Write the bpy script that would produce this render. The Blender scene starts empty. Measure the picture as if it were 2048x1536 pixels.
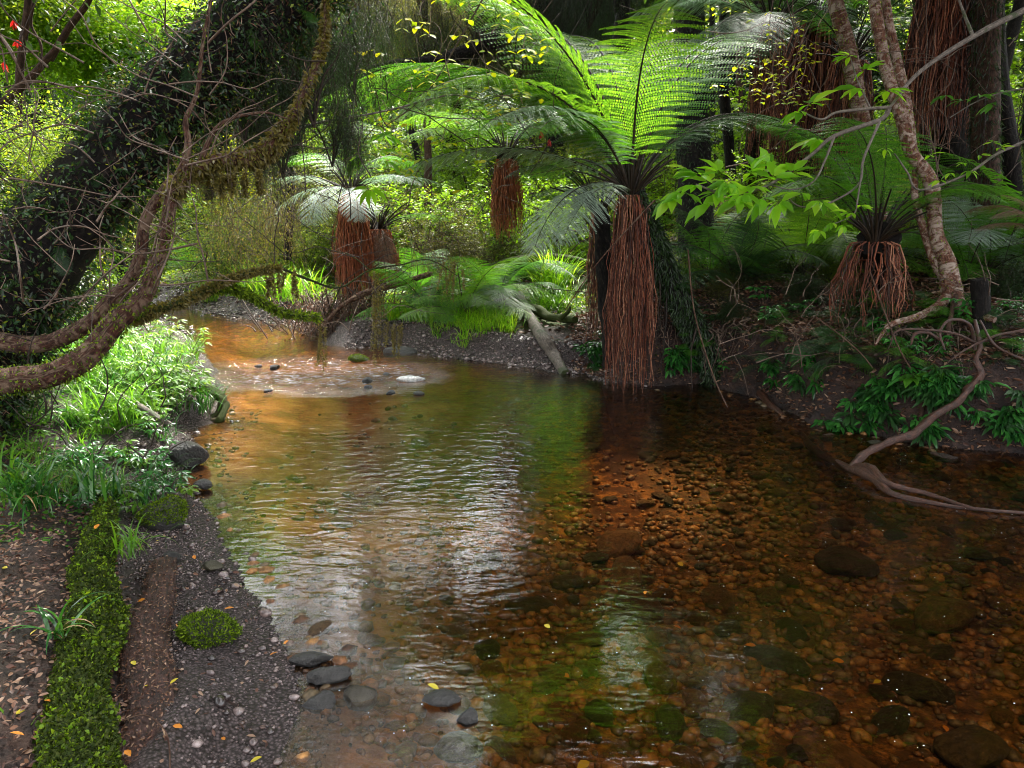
import bpy, bmesh, math, random
import numpy as np
from mathutils import Vector, Matrix, Euler

# ------------------------------------------------------------------ camera, sky, sun, exposure
SC = bpy.context.scene
C = SC.collection
CAM_H, PITCH, FPX = 1.55, math.radians(13.0), 1540.0
cam_d = bpy.data.cameras.new('camera')
cam = bpy.data.objects.new('camera', cam_d); C.objects.link(cam)
cam.location = (0, 0, CAM_H)
cam.rotation_euler = (math.radians(90) - PITCH, 0, 0)
cam_d.sensor_width = 36.0
cam_d.lens = 36.0 * FPX / 2048.0
cam_d.clip_start = 0.05; cam_d.clip_end = 400
SC.camera = cam

SUN_EL, SUN_AZ = math.radians(58), math.radians(18)      # azimuth measured from +Y towards +X
world = bpy.data.worlds.new("World"); SC.world = world; world.use_nodes = True
wn = world.node_tree; wn.nodes.clear()
sky = wn.nodes.new('ShaderNodeTexSky'); sky.sky_type = 'NISHITA'; sky.sun_disc = False
sky.sun_elevation = SUN_EL; sky.sun_rotation = SUN_AZ
sky.dust_density = 3.0; sky.air_density = 1.0; sky.ozone_density = 1.0
hs = wn.nodes.new('ShaderNodeHueSaturation'); hs.inputs['Saturation'].default_value = 0.12
bg = wn.nodes.new('ShaderNodeBackground'); bg.inputs['Strength'].default_value = 0.125
wo = wn.nodes.new('ShaderNodeOutputWorld')
wn.links.new(sky.outputs[0], hs.inputs['Color']); wn.links.new(hs.outputs[0], bg.inputs[0]); wn.links.new(bg.outputs[0], wo.inputs[0])

sun_d = bpy.data.lights.new('sun', 'SUN'); sun_d.energy = 3.4; sun_d.angle = math.radians(11.0); sun_d.color = (1.0, 0.95, 0.86)
sun = bpy.data.objects.new('sun', sun_d); C.objects.link(sun)
sdir = Vector((math.sin(SUN_AZ) * math.cos(SUN_EL), math.cos(SUN_AZ) * math.cos(SUN_EL), math.sin(SUN_EL)))
sun.rotation_euler = sdir.to_track_quat('Z', 'Y').to_euler()
SC.view_settings.view_transform = 'Standard'; SC.view_settings.look = 'None'
SC.view_settings.gamma = 1.0; SC.view_settings.exposure = 2.9
SC.cycles.use_denoising = True; SC.cycles.filter_width = 1.0
SC.cycles.max_bounces = 7; SC.cycles.diffuse_bounces = 3; SC.cycles.glossy_bounces = 3
SC.cycles.transmission_bounces = 4; SC.cycles.transparent_max_bounces = 8
SC.cycles.caustics_reflective = False; SC.cycles.caustics_refractive = False
SC.cycles.sample_clamp_indirect = 6.0

# ------------------------------------------------------------------ numeric helpers
RNG = np.random.default_rng(7)
cp, sp = math.cos(PITCH), math.sin(PITCH)
def ray(px, py):
    u = (px - 1024) / FPX; v = -(py - 768) / FPX
    return np.array([u, cp + sp * v, -sp + cp * v])
def P(px, py, Y):                       # world point seen at a photo pixel, Y metres ahead
    r = ray(px, py); return np.array([0, 0, CAM_H]) + r * (Y / r[1])
def G(px, py, z=0.0):                   # where that pixel meets the level z
    r = ray(px, py); return np.array([0, 0, CAM_H]) + r * ((z - CAM_H) / r[2])

def _hash(ix, iy, s):
    n = (ix.astype(np.int64) * 374761393 + iy.astype(np.int64) * 668265263 + s * 1442695041) & 0x7fffffff
    n = (n ^ (n >> 13)) * 1274126177 & 0x7fffffff
    return ((n ^ (n >> 16)) & 0xffff) / 65535.0
def vnoise(x, y, s=0):
    x = np.asarray(x, float); y = np.asarray(y, float)
    ix = np.floor(x); iy = np.floor(y); fx = x - ix; fy = y - iy
    fx = fx * fx * (3 - 2 * fx); fy = fy * fy * (3 - 2 * fy)
    a = _hash(ix, iy, s); b = _hash(ix + 1, iy, s); c = _hash(ix, iy + 1, s); d = _hash(ix + 1, iy + 1, s)
    return (a * (1 - fx) + b * fx) * (1 - fy) + (c * (1 - fx) + d * fx) * fy
def fbm(x, y, s=0, o=4):
    r = 0; a = 0.5; f = 1.0
    for k in range(o):
        r = r + a * vnoise(x * f, y * f, s + k * 17); a *= .5; f *= 2.03
    return r
def sst(a, b, x):
    t = np.clip((np.asarray(x, float) - a) / (b - a), 0, 1); return t * t * (3 - 2 * t)
def nrm(v):
    return v / np.maximum(np.linalg.norm(v, axis=-1, keepdims=True), 1e-9)

# ------------------------------------------------------------------ the stream outline and the terrain height
_left = [(560,1536),(590,1440),(575,1345),(540,1240),(480,1150),(432,1060),(405,1000),(345,950),(398,905),(385,862),(440,842),(448,790),(432,740),(400,695),(352,655),(250,640)]
_right = [(250,610),(400,612),(430,630),(520,640),(640,652),(640,690),(700,694),(790,690),(870,712),(960,722),(1050,736),(1120,748),(1170,748),(1205,764),(1300,772),(1400,768),(1500,790),(1560,815),(1620,845),(1710,858),(1800,882),(1900,897),(2048,910)]
WP = [tuple(G(px, py)[:2]) for px, py in _left][::-1]
WP = WP + [(-0.55, 1.2), (-0.5, 0.4), (-0.9, -2), (-1.2, -6), (3.0, -6), (5.2, 0.5), (4.3, 3.6)] + [tuple(G(px, py)[:2]) for px, py in _right][::-1]
WP = np.array(WP)
def water_sd(x, y):                     # signed distance to the waterline, negative in the water
    x = np.asarray(x, float); y = np.asarray(y, float); sh = x.shape
    x = x.ravel(); y = y.ravel(); d = np.full(x.shape, 1e9); ins = np.zeros(x.shape, bool)
    n = len(WP)
    for i in range(n):
        ax, ay = WP[i]; bx, by = WP[(i + 1) % n]
        ex, ey = bx - ax, by - ay
        t = np.clip(((x - ax) * ex + (y - ay) * ey) / (ex * ex + ey * ey + 1e-12), 0, 1)
        d = np.minimum(d, np.hypot(x - ax - t * ex, y - ay - t * ey))
        cnd = (ay > y) != (by > y)
        xi = ax + (y - ay) / (by - ay + 1e-12) * ex
        ins ^= cnd & (x < xi)
    return np.where(ins, -d, d).reshape(sh)
def height(x, y):
    x = np.asarray(x, float); y = np.asarray(y, float)
    d = water_sd(x, y) + (fbm(x * 2.3, y * 2.3, 3) - .47) * .16
    wr = sst(.8, 1.35, x) * sst(2.0, 4.0, y)
    near = 1 - sst(3.6, 4.8, y)
    left = sst(-.6, -1.3, x) * (1 - sst(9, 12, y))
    # bank profiles
    h_r = .56 * sst(-.02, .24, d) + .28 * sst(.25, 1.0, d) + .07 * np.maximum(d - .8, 0)
    h_n = .05 * np.clip(d, 0, .5) / .5 + .17 * sst(.42, .75, d) + .05 * np.maximum(d - .8, 0)
    h_l = .24 * sst(.0, .3, d) + .12 * np.maximum(d - .3, 0)
    h_c = .04 * sst(0, .2, d) + .22 * sst(.17, .36, d) + .10 * np.maximum(d - .5, 0)
    h = h_c * (1 - left) + left * (h_n * near + h_l * (1 - near))
    h = h * (1 - wr) + h_r * wr
    h = np.minimum(h, 4.0 + .01 * h)
    h = h + sst(.1, .8, d) * ((fbm(x * 1.1, y * 1.1, 9) - .47) * .22 + (fbm(x * 5, y * 5, 5) - .47) * .09)
    bed = -(.012 + .16 * sst(0, 1.0, -d) + .16 * sst(.6, 2.2, -d) * sst(-.8, 1.2, x)) + (fbm(x * 4, y * 4, 12) - .47) * .035
    bed = bed * (1 - .72 * sst(1.1, .3, np.hypot((x + 1.75) / 1.25, (y - 7.1) / 1.0)))
    return np.where(d > 0, np.maximum(h, .006), np.minimum(bed, -.006))
def H(x, y): return float(height(np.array([x]), np.array([y]))[0])
def T(px, py, zmin=-9):                 # where a photo pixel's ray meets the terrain (or the water)
    r = ray(px, py); t = np.linspace(1.6, 60, 6000)
    p = np.array([0, 0, CAM_H]) + t[:, None] * r
    hh = np.maximum(height(p[:, 0], p[:, 1]), 0 if zmin > -9 else -9)
    k = np.argmax(p[:, 2] < hh); 
    if not (p[:, 2] < hh).any(): k = len(t) - 1
    q = p[k]; return np.array([q[0], q[1], hh[k]])

# ------------------------------------------------------------------ mesh building
class MB:
    def __init__(s): s.v = []; s.f = []; s.a = []; s.m = []; s.n = 0; s.cur = 0
    def add(s, v, f, a=None):
        v = np.asarray(v, float).reshape(-1, 3); f = np.asarray(f, int)
        s.v.append(v); s.f.append(f + s.n); s.n += len(v); s.m.append(np.full(len(f), s.cur))
        s.a.append(np.zeros((len(v), 3)) if a is None else np.asarray(a, float))
        return s
    def mesh(s, name, mat, smooth=True):
        me = bpy.data.meshes.new(name)
        v = np.concatenate(s.v); at = np.concatenate(s.a)
        me.vertices.add(len(v)); me.vertices.foreach_set('co', v.astype(np.float32).ravel())
        loops = np.concatenate([f.ravel() for f in s.f])
        tot = np.concatenate([np.full(len(f), f.shape[1]) for f in s.f])
        st = np.concatenate([[0], np.cumsum(tot)[:-1]])
        me.loops.add(len(loops)); me.loops.foreach_set('vertex_index', loops.astype(np.int32))
        me.polygons.add(len(tot)); me.polygons.foreach_set('loop_start', st.astype(np.int32))
        me.polygons.foreach_set('loop_total', tot.astype(np.int32))
        me.update(calc_edges=True)
        if smooth: me.polygons.foreach_set('use_smooth', np.ones(len(tot), bool))
        a = me.attributes.new('tv', 'FLOAT_VECTOR', 'POINT'); a.data.foreach_set('vector', at.astype(np.float32).ravel())
        for q in (mat if isinstance(mat, (list, tuple)) else [mat]): me.materials.append(q)
        me.polygons.foreach_set('material_index', np.concatenate(s.m).astype(np.int32)); me.validate()
        return me
    def build(s, name, mat, parent=None, smooth=True, loc=None):
        return put(s.mesh(name, mat, smooth), name, parent, loc)
def put(me, name, parent=None, loc=None, rot=None, scl=None):
    o = bpy.data.objects.new(name, me); C.objects.link(o)
    if parent is not None: o.parent = parent
    if loc is not None: o.location = tuple(loc)
    if rot is not None: o.rotation_euler = rot
    if scl is not None: o.scale = (scl,) * 3 if np.isscalar(scl) else scl
    return o
def tag(o, label=None, cat=None, group=None, kind=None):
    if label: o['label'] = label
    if cat: o['category'] = cat
    if group: o['group'] = group
    if kind: o['kind'] = kind
    return o
def root(name, loc, label, cat, group=None, rz=0, scl=1):
    o = put(None, name, None, loc, (0, 0, rz), scl); return tag(o, label, cat, group)

def tube(mb, pts, rad, sides=8, rough=0.0, seed=0, sub=6, cap=True):
    pts = np.asarray(pts, float); rad = np.asarray(rad, float)
    if np.ndim(rad) == 0: rad = np.full(len(pts), float(rad))
    if len(rad) != len(pts): rad = np.interp(np.linspace(0, 1, len(pts)), np.linspace(0, 1, len(rad)), rad)
    if sub > 1 and len(pts) > 2:        # Catmull-Rom
        q = []; rr = []
        ext = np.vstack([2 * pts[0] - pts[1], pts, 2 * pts[-1] - pts[-2]])
        for i in range(len(pts) - 1):
            p0, p1, p2, p3 = ext[i:i + 4]
            for k in range(sub):
                t = k / sub
                q.append(.5 * ((2 * p1) + (-p0 + p2) * t + (2 * p0 - 5 * p1 + 4 * p2 - p3) * t * t + (-p0 + 3 * p1 - 3 * p2 + p3) * t ** 3))
                rr.append(rad[i] * (1 - t) + rad[i + 1] * t)
        q.append(pts[-1]); rr.append(rad[-1]); pts = np.array(q); rad = np.array(rr)
    n = len(pts); tg = nrm(np.gradient(pts, axis=0))
    up = np.array([0, 0, 1.]) if abs(tg[0][2]) < .9 else np.array([1., 0, 0])
    a = nrm(np.cross(tg[0], up)); fr = []
    for i in range(n):
        a = nrm(a - tg[i] * np.dot(a, tg[i])); fr.append((a, np.cross(tg[i], a)))
    A = np.array([f[0] for f in fr]); B = np.array([f[1] for f in fr])
    th = np.linspace(0, 2 * np.pi, sides, endpoint=False)
    ln = np.concatenate([[0], np.cumsum(np.linalg.norm(np.diff(pts, axis=0), axis=1))])
    R = np.repeat(rad[:, None], sides, 1)
    if rough:
        rb = max(rad.mean(), .004)
        LN, TH = np.meshgrid(ln / rb, th, indexing='ij')
        cxn = np.cos(TH) * 1.3; syn = np.sin(TH) * 1.3
        R = R * (1 + rough * ((fbm(LN * .35 + cxn + 40, syn + LN * .21 + 50, seed, 4) - .47) * 2.4))
    if rough > .3: R = R * (1 + .12 * (fbm(LN * 2.2 + cxn * 2 + 9, syn * 2.4 + 31 + LN * .6, seed + 5, 4) - .47) * 2.4)
    V = pts[:, None] + R[..., None] * (np.cos(th)[None, :, None] * A[:, None] + np.sin(th)[None, :, None] * B[:, None])
    at = np.zeros((n, sides, 3)); at[..., 0] = (th / (2 * np.pi))[None]; at[..., 1] = ln[:, None]; at[..., 2] = seed % 7
    i = np.arange(n - 1)[:, None] * sides; j = np.arange(sides)[None]; j2 = (j + 1) % sides
    F = np.stack([i + j, i + j2, i + sides + j2, i + sides + j], -1).reshape(-1, 4)
    base = mb.n
    mb.add(V.reshape(-1, 3), F, at.reshape(-1, 3))
    if cap:
        for e, o in ((0, 1), (n - 1, 0)):
            ring = np.arange(sides) + e * sides
            c = np.vstack([V[e].reshape(-1, 3), pts[e][None]])
            f = np.array([[k, (k + 1) % sides, sides] if not o else [(k + 1) % sides, k, sides] for k in range(sides)])
            mb.add(c, f, np.tile(at[e, 0], (sides + 1, 1)))
    return pts, rad

def surf(me, n, rng):                    # random points and normals on a mesh
    nv = len(me.vertices); co = np.empty(nv * 3); me.vertices.foreach_get('co', co); co = co.reshape(-1, 3)
    me.calc_loop_triangles(); nt_ = len(me.loop_triangles); ti = np.empty(nt_ * 3, int); me.loop_triangles.foreach_get('vertices', ti); ti = ti.reshape(-1, 3)
    a, b, c = co[ti[:, 0]], co[ti[:, 1]], co[ti[:, 2]]; cr = np.cross(b - a, c - a); ar = np.linalg.norm(cr, axis=1)
    k = rng.choice(nt_, n, p=ar / ar.sum()); u = np.sqrt(rng.uniform(size=(n, 1))); v = rng.uniform(size=(n, 1))
    return a[k] * (1 - u) + b[k] * u * (1 - v) + c[k] * u * v, nrm(cr[k])
LEAF4 = (np.array([(0,0,0),(.45,.5,.07),(1,0,-.06),(.45,-.5,.07)]), np.array([(0,1,2),(0,2,3)]))
LEAF8 = (np.array([(0,0,0),(.18,.30,.04),(.48,.5,.05),(.8,.3,.0),(1,0,-.1),(.8,-.3,.0),(.48,-.5,.05),(.18,-.30,.04),(.3,0,-.02),(.65,0,-.03)]),
         np.array([(0,8,1),(1,8,2),(2,8,9),(2,9,3),(3,9,4),(4,9,5),(5,9,6),(6,9,8),(6,8,7),(7,8,0)]))
LONG = (np.array([(0,0,0),(.25,.42,.04),(.6,.4,.02),(1,0,-.16),(.6,-.4,.02),(.25,-.42,.04),(.42,0,-.01)]),
        np.array([(0,6,1),(1,6,2),(2,6,3),(3,6,4),(4,6,5),(5,6,0)]))
def place(mb, TP, pos, d, n, L, W):
    t, f = TP; N = len(pos); pos = np.asarray(pos)
    L = np.broadcast_to(L, (N,)); W = np.broadcast_to(W, (N,))
    x = nrm(np.asarray(d, float)); y = nrm(np.cross(n, x)); z = np.cross(x, y)
    V = pos[:, None] + (t[None, :, 0:1] * L[:, None, None]) * x[:, None] + (t[None, :, 1:2] * W[:, None, None]) * y[:, None] + (t[None, :, 2:3] * L[:, None, None]) * z[:, None]
    F = (np.arange(N) * len(t))[:, None, None] + f[None]
    mb.add(V.reshape(-1, 3), F.reshape(-1, f.shape[1]))
def blades(mb, base, az, L, W, lean, droop, seg=6, rng=RNG):
    N = len(base); base = np.asarray(base, float)
    L = np.broadcast_to(L, (N,)); W = np.broadcast_to(W, (N,)); lean = np.broadcast_to(lean, (N,)); droop = np.broadcast_to(droop, (N,))
    hd = np.stack([np.cos(az), np.sin(az), np.zeros(N)], 1); sd = np.stack([-np.sin(az), np.cos(az), np.zeros(N)], 1)
    p = base.copy(); V = []
    for k in range(seg + 1):
        t = k / seg; el = lean - droop * t ** 1.3
        w = W * (1 - t ** 2.2) * .5 * (.6 + .4 * min(1, t * 4)) + .0004
        V.append(p + sd * w[:, None]); V.append(p + np.array([0, 0, -.25]) * w[:, None]); V.append(p - sd * w[:, None])
        p = p + (hd * np.cos(el)[:, None] + np.array([0, 0, 1.]) * np.sin(el)[:, None]) * (L / seg)[:, None]
    V = np.stack(V, 1); m = 3 * (seg + 1)
    f = []
    for k in range(seg):
        a = 3 * k; f += [(a, a + 1, a + 4, a + 3), (a + 1, a + 2, a + 5, a + 4)]
    F = (np.arange(N) * m)[:, None, None] + np.array(f)[None]
    mb.add(V.reshape(-1, 3), F.reshape(-1, 4))

# ------------------------------------------------------------------ materials
def newmat(name):
    m = bpy.data.materials.new(name); m.use_nodes = True; nt = m.node_tree; nt.nodes.clear()
    out = nt.nodes.new('ShaderNodeOutputMaterial'); return m, nt, out
class NT:
    def __init__(s, nt): s.nt = nt
    def n(s, t, **kw):
        nd = s.nt.nodes.new('ShaderNode' + t)
        for k, v in kw.items():
            if k in nd.inputs: nd.inputs[k].default_value = v
            else: setattr(nd, k, v)
        return nd
    def l(s, a, b): s.nt.links.new(a, b)
def ramp(N, fac, stops, interp='LINEAR'):
    r = N.n('ValToRGB'); e = r.color_ramp.elements; r.color_ramp.interpolation = interp
    while len(e) < len(stops): e.new(.5)
    for k, (p, c) in enumerate(stops): e[k].position = p; e[k].color = tuple(c) + (1,) if len(c) == 3 else c
    N.l(fac, r.inputs[0]); return r.outputs[0]
def leafmat(name, cols, trans=.5, tcol=None, rough=.42, spec=.5, tgain=1.6):
    m, nt, out = newmat(name); N = NT(nt)
    geo = N.n('NewGeometry')
    c = ramp(N, geo.outputs['Random Per Island'], [(k / max(1, len(cols) - 1), q) for k, q in enumerate(cols)])
    pr = N.n('BsdfPrincipled', Roughness=rough); pr.inputs['Specular IOR Level'].default_value = spec
    N.l(c, pr.inputs['Base Color'])
    tr = N.n('BsdfTranslucent')
    mx = N.n('MixRGB', blend_type='MULTIPLY'); mx.inputs[0].default_value = 1
    tc = tcol or (tgain * 1.15, tgain * 1.1, tgain * .5)
    mx.inputs[2].default_value = tuple(tc) + (1,)
    N.l(c, mx.inputs[1]); N.l(mx.outputs[0], tr.inputs[0])
    ms = N.n('MixShader'); ms.inputs[0].default_value = trans
    N.l(pr.outputs[0], ms.inputs[1]); N.l(tr.outputs[0], ms.inputs[2]); N.l(ms.outputs[0], out.inputs[0])
    return m
def barkmat(name, c1, c2, c3=None, scale=30, stretch=(1, .25, 1), rough=.8, bump=.6, bands=None, moss=0.0):
    m, nt, out = newmat(name); N = NT(nt)
    at = N.n('Attribute'); at.attribute_name = 'tv'
    tc = N.n('TexCoord')
    noi = N.n('TexNoise', Scale=scale, Detail=9.0, Roughness=.75); N.l(tc.outputs['Object'], noi.inputs['Vector'])
    mp = N.n('Mapping'); mp.inputs['Scale'].default_value = (14, 7, 1); N.l(at.outputs['Vector'], mp.inputs[0])
    nf = N.n('TexNoise', Scale=2.2, Detail=5.0, Roughness=.7); N.l(mp.outputs[0], nf.inputs['Vector'])
    mxf = N.n('Math', operation='ADD'); N.l(noi.outputs[0], mxf.inputs[0]); N.l(nf.outputs[0], mxf.inputs[1])
    hf = N.n('Math', operation='MULTIPLY'); hf.inputs[1].default_value = .5; N.l(mxf.outputs[0], hf.inputs[0])
    st = [(.40, c1), (.53, c2)] + ([(.62, c3)] if c3 else [])
    col = ramp(N, hf.outputs[0], st)
    hgt = hf.outputs[0]
    if bands:                            # ring scars and pale lichen blotches across the stem
        mp2 = N.n('Mapping'); mp2.inputs['Scale'].default_value = (3.5, bands[0], 1); N.l(at.outputs['Vector'], mp2.inputs[0])
        nb = N.n('TexNoise', Scale=1.0, Detail=8.0, Roughness=.72, Distortion=.9); N.l(mp2.outputs[0], nb.inputs['Vector'])
        fb = ramp(N, nb.outputs[0], [(.47, (0, 0, 0)), (.60, (.85, .85, .85))])
        mm = N.n('MixRGB'); N.l(fb, mm.inputs[0]); N.l(col, mm.inputs[1]); mm.inputs[2].default_value = tuple(bands[1]) + (1,); col = mm.outputs[0]
    if moss:
        nm = N.n('TexNoise', Scale=5.0, Detail=5.0, Roughness=.7); N.l(tc.outputs['Object'], nm.inputs['Vector'])
        fm = ramp(N, nm.outputs[0], [(.62 - moss * .3, (0, 0, 0)), (.68 - moss * .3, (1, 1, 1))])
        mm = N.n('MixRGB'); N.l(fm, mm.inputs[0]); N.l(col, mm.inputs[1]); mm.inputs[2].default_value = (.03, .042, .008, 1); col = mm.outputs[0]
    pr = N.n('BsdfPrincipled', Roughness=rough); N.l(col, pr.inputs['Base Color']); pr.inputs['Specular IOR Level'].default_value = .18 if rough > .6 else .5
    b = N.n('Bump', Strength=bump, Distance=.035); N.l(hgt, b.inputs['Height']); N.l(b.outputs[0], pr.inputs['Normal'])
    N.l(pr.outputs[0], out.inputs[0]); return m
def isl_mat(name, cols, rough=.7, spec=.3, bump=0, bscale=60):
    m, nt, out = newmat(name); N = NT(nt)
    geo = N.n('NewGeometry')
    c = ramp(N, geo.outputs['Random Per Island'], [(k / max(1, len(cols) - 1), q) for k, q in enumerate(cols)])
    tc = N.n('TexCoord'); noi = N.n('TexNoise', Scale=bscale, Detail=5.0, Roughness=.65); N.l(tc.outputs['Object'], noi.inputs['Vector'])
    mx = N.n('MixRGB', blend_type='MULTIPLY'); mx.inputs[0].default_value = 1; N.l(c, mx.inputs[1])
    N.l(ramp(N, noi.outputs[0], [(.35, (.45, .45, .45)), (.65, (1.35, 1.3, 1.25))]), mx.inputs[2])
    pr = N.n('BsdfPrincipled', Roughness=rough); pr.inputs['Specular IOR Level'].default_value = spec
    N.l(mx.outputs[0], pr.inputs['Base Color'])
    if bump:
        b = N.n('Bump', Strength=bump, Distance=.01); N.l(noi.outputs[0], b.inputs['Height']); N.l(b.outputs[0], pr.inputs['Normal'])
    N.l(pr.outputs[0], out.inputs[0]); return m
def objrand_mat(name, cols, rough=.5, spec=.4, bscale=25, bump=.5, bd=.01):
    m, nt, out = newmat(name); N = NT(nt)
    oi = N.n('ObjectInfo')
    c = ramp(N, oi.outputs['Random'], [(k / max(1, len(cols) - 1), q) for k, q in enumerate(cols)])
    tc = N.n('TexCoord'); noi = N.n('TexNoise', Scale=bscale, Detail=7.0, Roughness=.7); N.l(tc.outputs['Object'], noi.inputs['Vector'])
    mx = N.n('MixRGB', blend_type='MULTIPLY'); mx.inputs[0].default_value = 1; N.l(c, mx.inputs[1])
    N.l(ramp(N, noi.outputs[0], [(.35, (.35, .35, .35)), (.6, (1.1, 1.1, 1.1)), (.7, (1.9, 1.8, 1.6))]), mx.inputs[2])
    pr = N.n('BsdfPrincipled', Roughness=rough); pr.inputs['Specular IOR Level'].default_value = spec
    N.l(mx.outputs[0], pr.inputs['Base Color'])
    b = N.n('Bump', Strength=bump, Distance=bd); N.l(noi.outputs[0], b.inputs['Height']); N.l(b.outputs[0], pr.inputs['Normal'])
    N.l(pr.outputs[0], out.inputs[0]); return m

M = {}
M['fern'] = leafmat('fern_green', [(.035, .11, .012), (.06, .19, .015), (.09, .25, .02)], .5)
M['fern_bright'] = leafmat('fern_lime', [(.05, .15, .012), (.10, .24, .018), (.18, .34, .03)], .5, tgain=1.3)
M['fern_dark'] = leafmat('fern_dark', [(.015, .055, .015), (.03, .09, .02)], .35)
M['fern_silver'] = leafmat('fern_silver', [(.24, .31, .25), (.34, .42, .36), (.44, .52, .47)], .3, (.5, .8, .35), rough=.4, spec=.7)
M['fern_dead'] = leafmat('fern_dead', [(.10, .05, .035), (.2, .12, .09), (.32, .23, .19)], .3, (1.2, .8, .5))
M['leaf_small'] = leafmat('leaf_small', [(.03, .07, .01), (.07, .13, .012), (.14, .21, .02), (.24, .28, .03)], .5, tgain=2.0)
M['leaf_bright'] = leafmat('leaf_bright', [(.08, .17, .012), (.14, .27, .015), (.2, .34, .02)], .55)
M['leaf_yellow'] = leafmat('leaf_yellow', [(.22, .32, .012), (.34, .42, .015), (.48, .44, .02)], .6)
M['leaf_dark'] = leafmat('leaf_dark', [(.008, .02, .006), (.016, .04, .009), (.03, .065, .012)], .3, rough=.35)
M['leaf_olive'] = leafmat('leaf_olive', [(.045, .055, .014), (.09, .10, .02), (.15, .15, .03)], .45)
M['leaf_gloss'] = leafmat('leaf_gloss', [(.012, .06, .014), (.03, .13, .022), (.06, .22, .04)], .3, rough=.22, spec=.8)
M['leaf_lime'] = leafmat('leaf_lime', [(.08, .22, .012), (.16, .38, .016), (.22, .46, .02), (.32, .52, .03)], .62, rough=.3)
M['grass'] = leafmat('grass_green', [(.05, .14, .012), (.09, .22, .015), (.14, .28, .02)], .45, rough=.3)
M['grass_lime'] = leafmat('grass_lime', [(.06, .17, .01), (.13, .31, .012), (.2, .40, .02), (.32, .42, .06)], .45, rough=.35)
M['grass_deep'] = leafmat('grass_deep', [(.012, .06, .012), (.03, .12, .02), (.06, .17, .025)], .35, rough=.2, spec=.7)
M['grass_dry'] = leafmat('grass_dry', [(.28, .17, .07), (.42, .28, .13)], .3, (1, .9, .7))
M['moss'] = leafmat('moss', [(.02, .04, .004), (.06, .10, .006), (.11, .18, .008), (.2, .29, .015)], .4, rough=.6, spec=.2)
M['moss_dark'] = leafmat('moss_dark', [(.012, .022, .003), (.03, .05, .006), (.06, .075, .012)], .3, rough=.7, spec=.2)
M['moss_hang'] = leafmat('moss_hang', [(.06, .05, .015), (.13, .11, .025), (.2, .17, .05)], .45)
M['strand'] = isl_mat('fern_strand', [(.015, .007, .005), (.06, .018, .011), (.13, .035, .018), (.24, .07, .032), (.36, .18, .11)], .6)
M['strand_red'] = isl_mat('fern_strand_red', [(.08, .02, .01), (.22, .055, .02), (.35, .10, .04), (.42, .17, .09)], .65)
M['stipe'] = isl_mat('fern_stipe', [(.012, .008, .006), (.03, .02, .012)], .5)
M['bark_dark'] = barkmat('bark_dark', (.003, .0025, .003), (.010, .008, .007), (.035, .027, .022), bump=1.0)
M['bark_brown'] = barkmat('bark_brown', (.015, .009, .007), (.06, .033, .022), (.12, .07, .05))
M['bark_band'] = barkmat('bark_band', (.010, .005, .004), (.055, .022, .014), (.13, .058, .038), bands=(16, (.19, .13, .09)))
M['bark_pale'] = barkmat('bark_pale', (.03, .012, .007), (.12, .05, .03), (.2, .11, .07), bands=(20, (.36, .29, .24)))
M['bark_moss'] = barkmat('bark_moss', (.02, .013, .009), (.07, .045, .03), (.13, .09, .06), moss=.8)
M['bark_wet'] = barkmat('bark_wet', (.012, .005, .003), (.06, .022, .012), (.14, .055, .035), rough=.35)
M['bark_grey'] = barkmat('bark_grey', (.03, .022, .017), (.12, .095, .075), (.25, .21, .17), rough=.6, moss=.3)
M['twig'] = isl_mat('twig', [(.03, .02, .015), (.09, .06, .045), (.22, .16, .12)], .7)
M['twig_dark'] = isl_mat('twig_dark', [(.015, .01, .008), (.05, .033, .026)], .7)
M['rotten'] = barkmat('rotten_wood', (.008, .004, .003), (.05, .021, .016), (.13, .06, .048), rough=.55, bump=1.0)
M['pebble'] = isl_mat('pebble_wet', [(.02, .014, .014), (.06, .043, .04), (.12, .09, .087), (.24, .19, .185), (.09, .05, .035)], .13, .8, .3)
M['bedstone'] = isl_mat('bed_pebble', [(.04, .02, .011), (.10, .048, .022), (.19, .085, .035), (.32, .16, .05), (.07, .05, .025), (.13, .095, .055)], .5, .4, .3)
M['cobble'] = objrand_mat('cobble', [(.04, .024, .016), (.12, .05, .022), (.2, .10, .04), (.06, .055, .03), (.03, .022, .02)], bscale=4.5, bump=1.0, bd=.04)
M['rock'] = objrand_mat('rock_wet', [(.02, .019, .018), (.06, .056, .052)], rough=.35, spec=.7, bscale=75, bump=1.0, bd=.02)
M['litter'] = leafmat('leaf_litter', [(.03, .012, .008), (.08, .03, .016), (.16, .075, .04), (.3, .2, .13)], .15, (1, .8, .6), rough=.5)
M['litter_orange'] = leafmat('fallen_leaf_orange', [(.6, .16, .02), (.7, .3, .03)], .3, (1, .9, .6))
M['litter_yellow'] = leafmat('fallen_leaf_yellow', [(.5, .4, .02), (.6, .5, .05)], .3, (1, .9, .6))
M['flower'] = leafmat('flower_red', [(.4, .01, .01), (.6, .03, .02)], .3, (1, .6, .6))
M['white'] = objrand_mat('white_stone', [(.75, .75, .72), (.8, .8, .78)], rough=.4)
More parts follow.
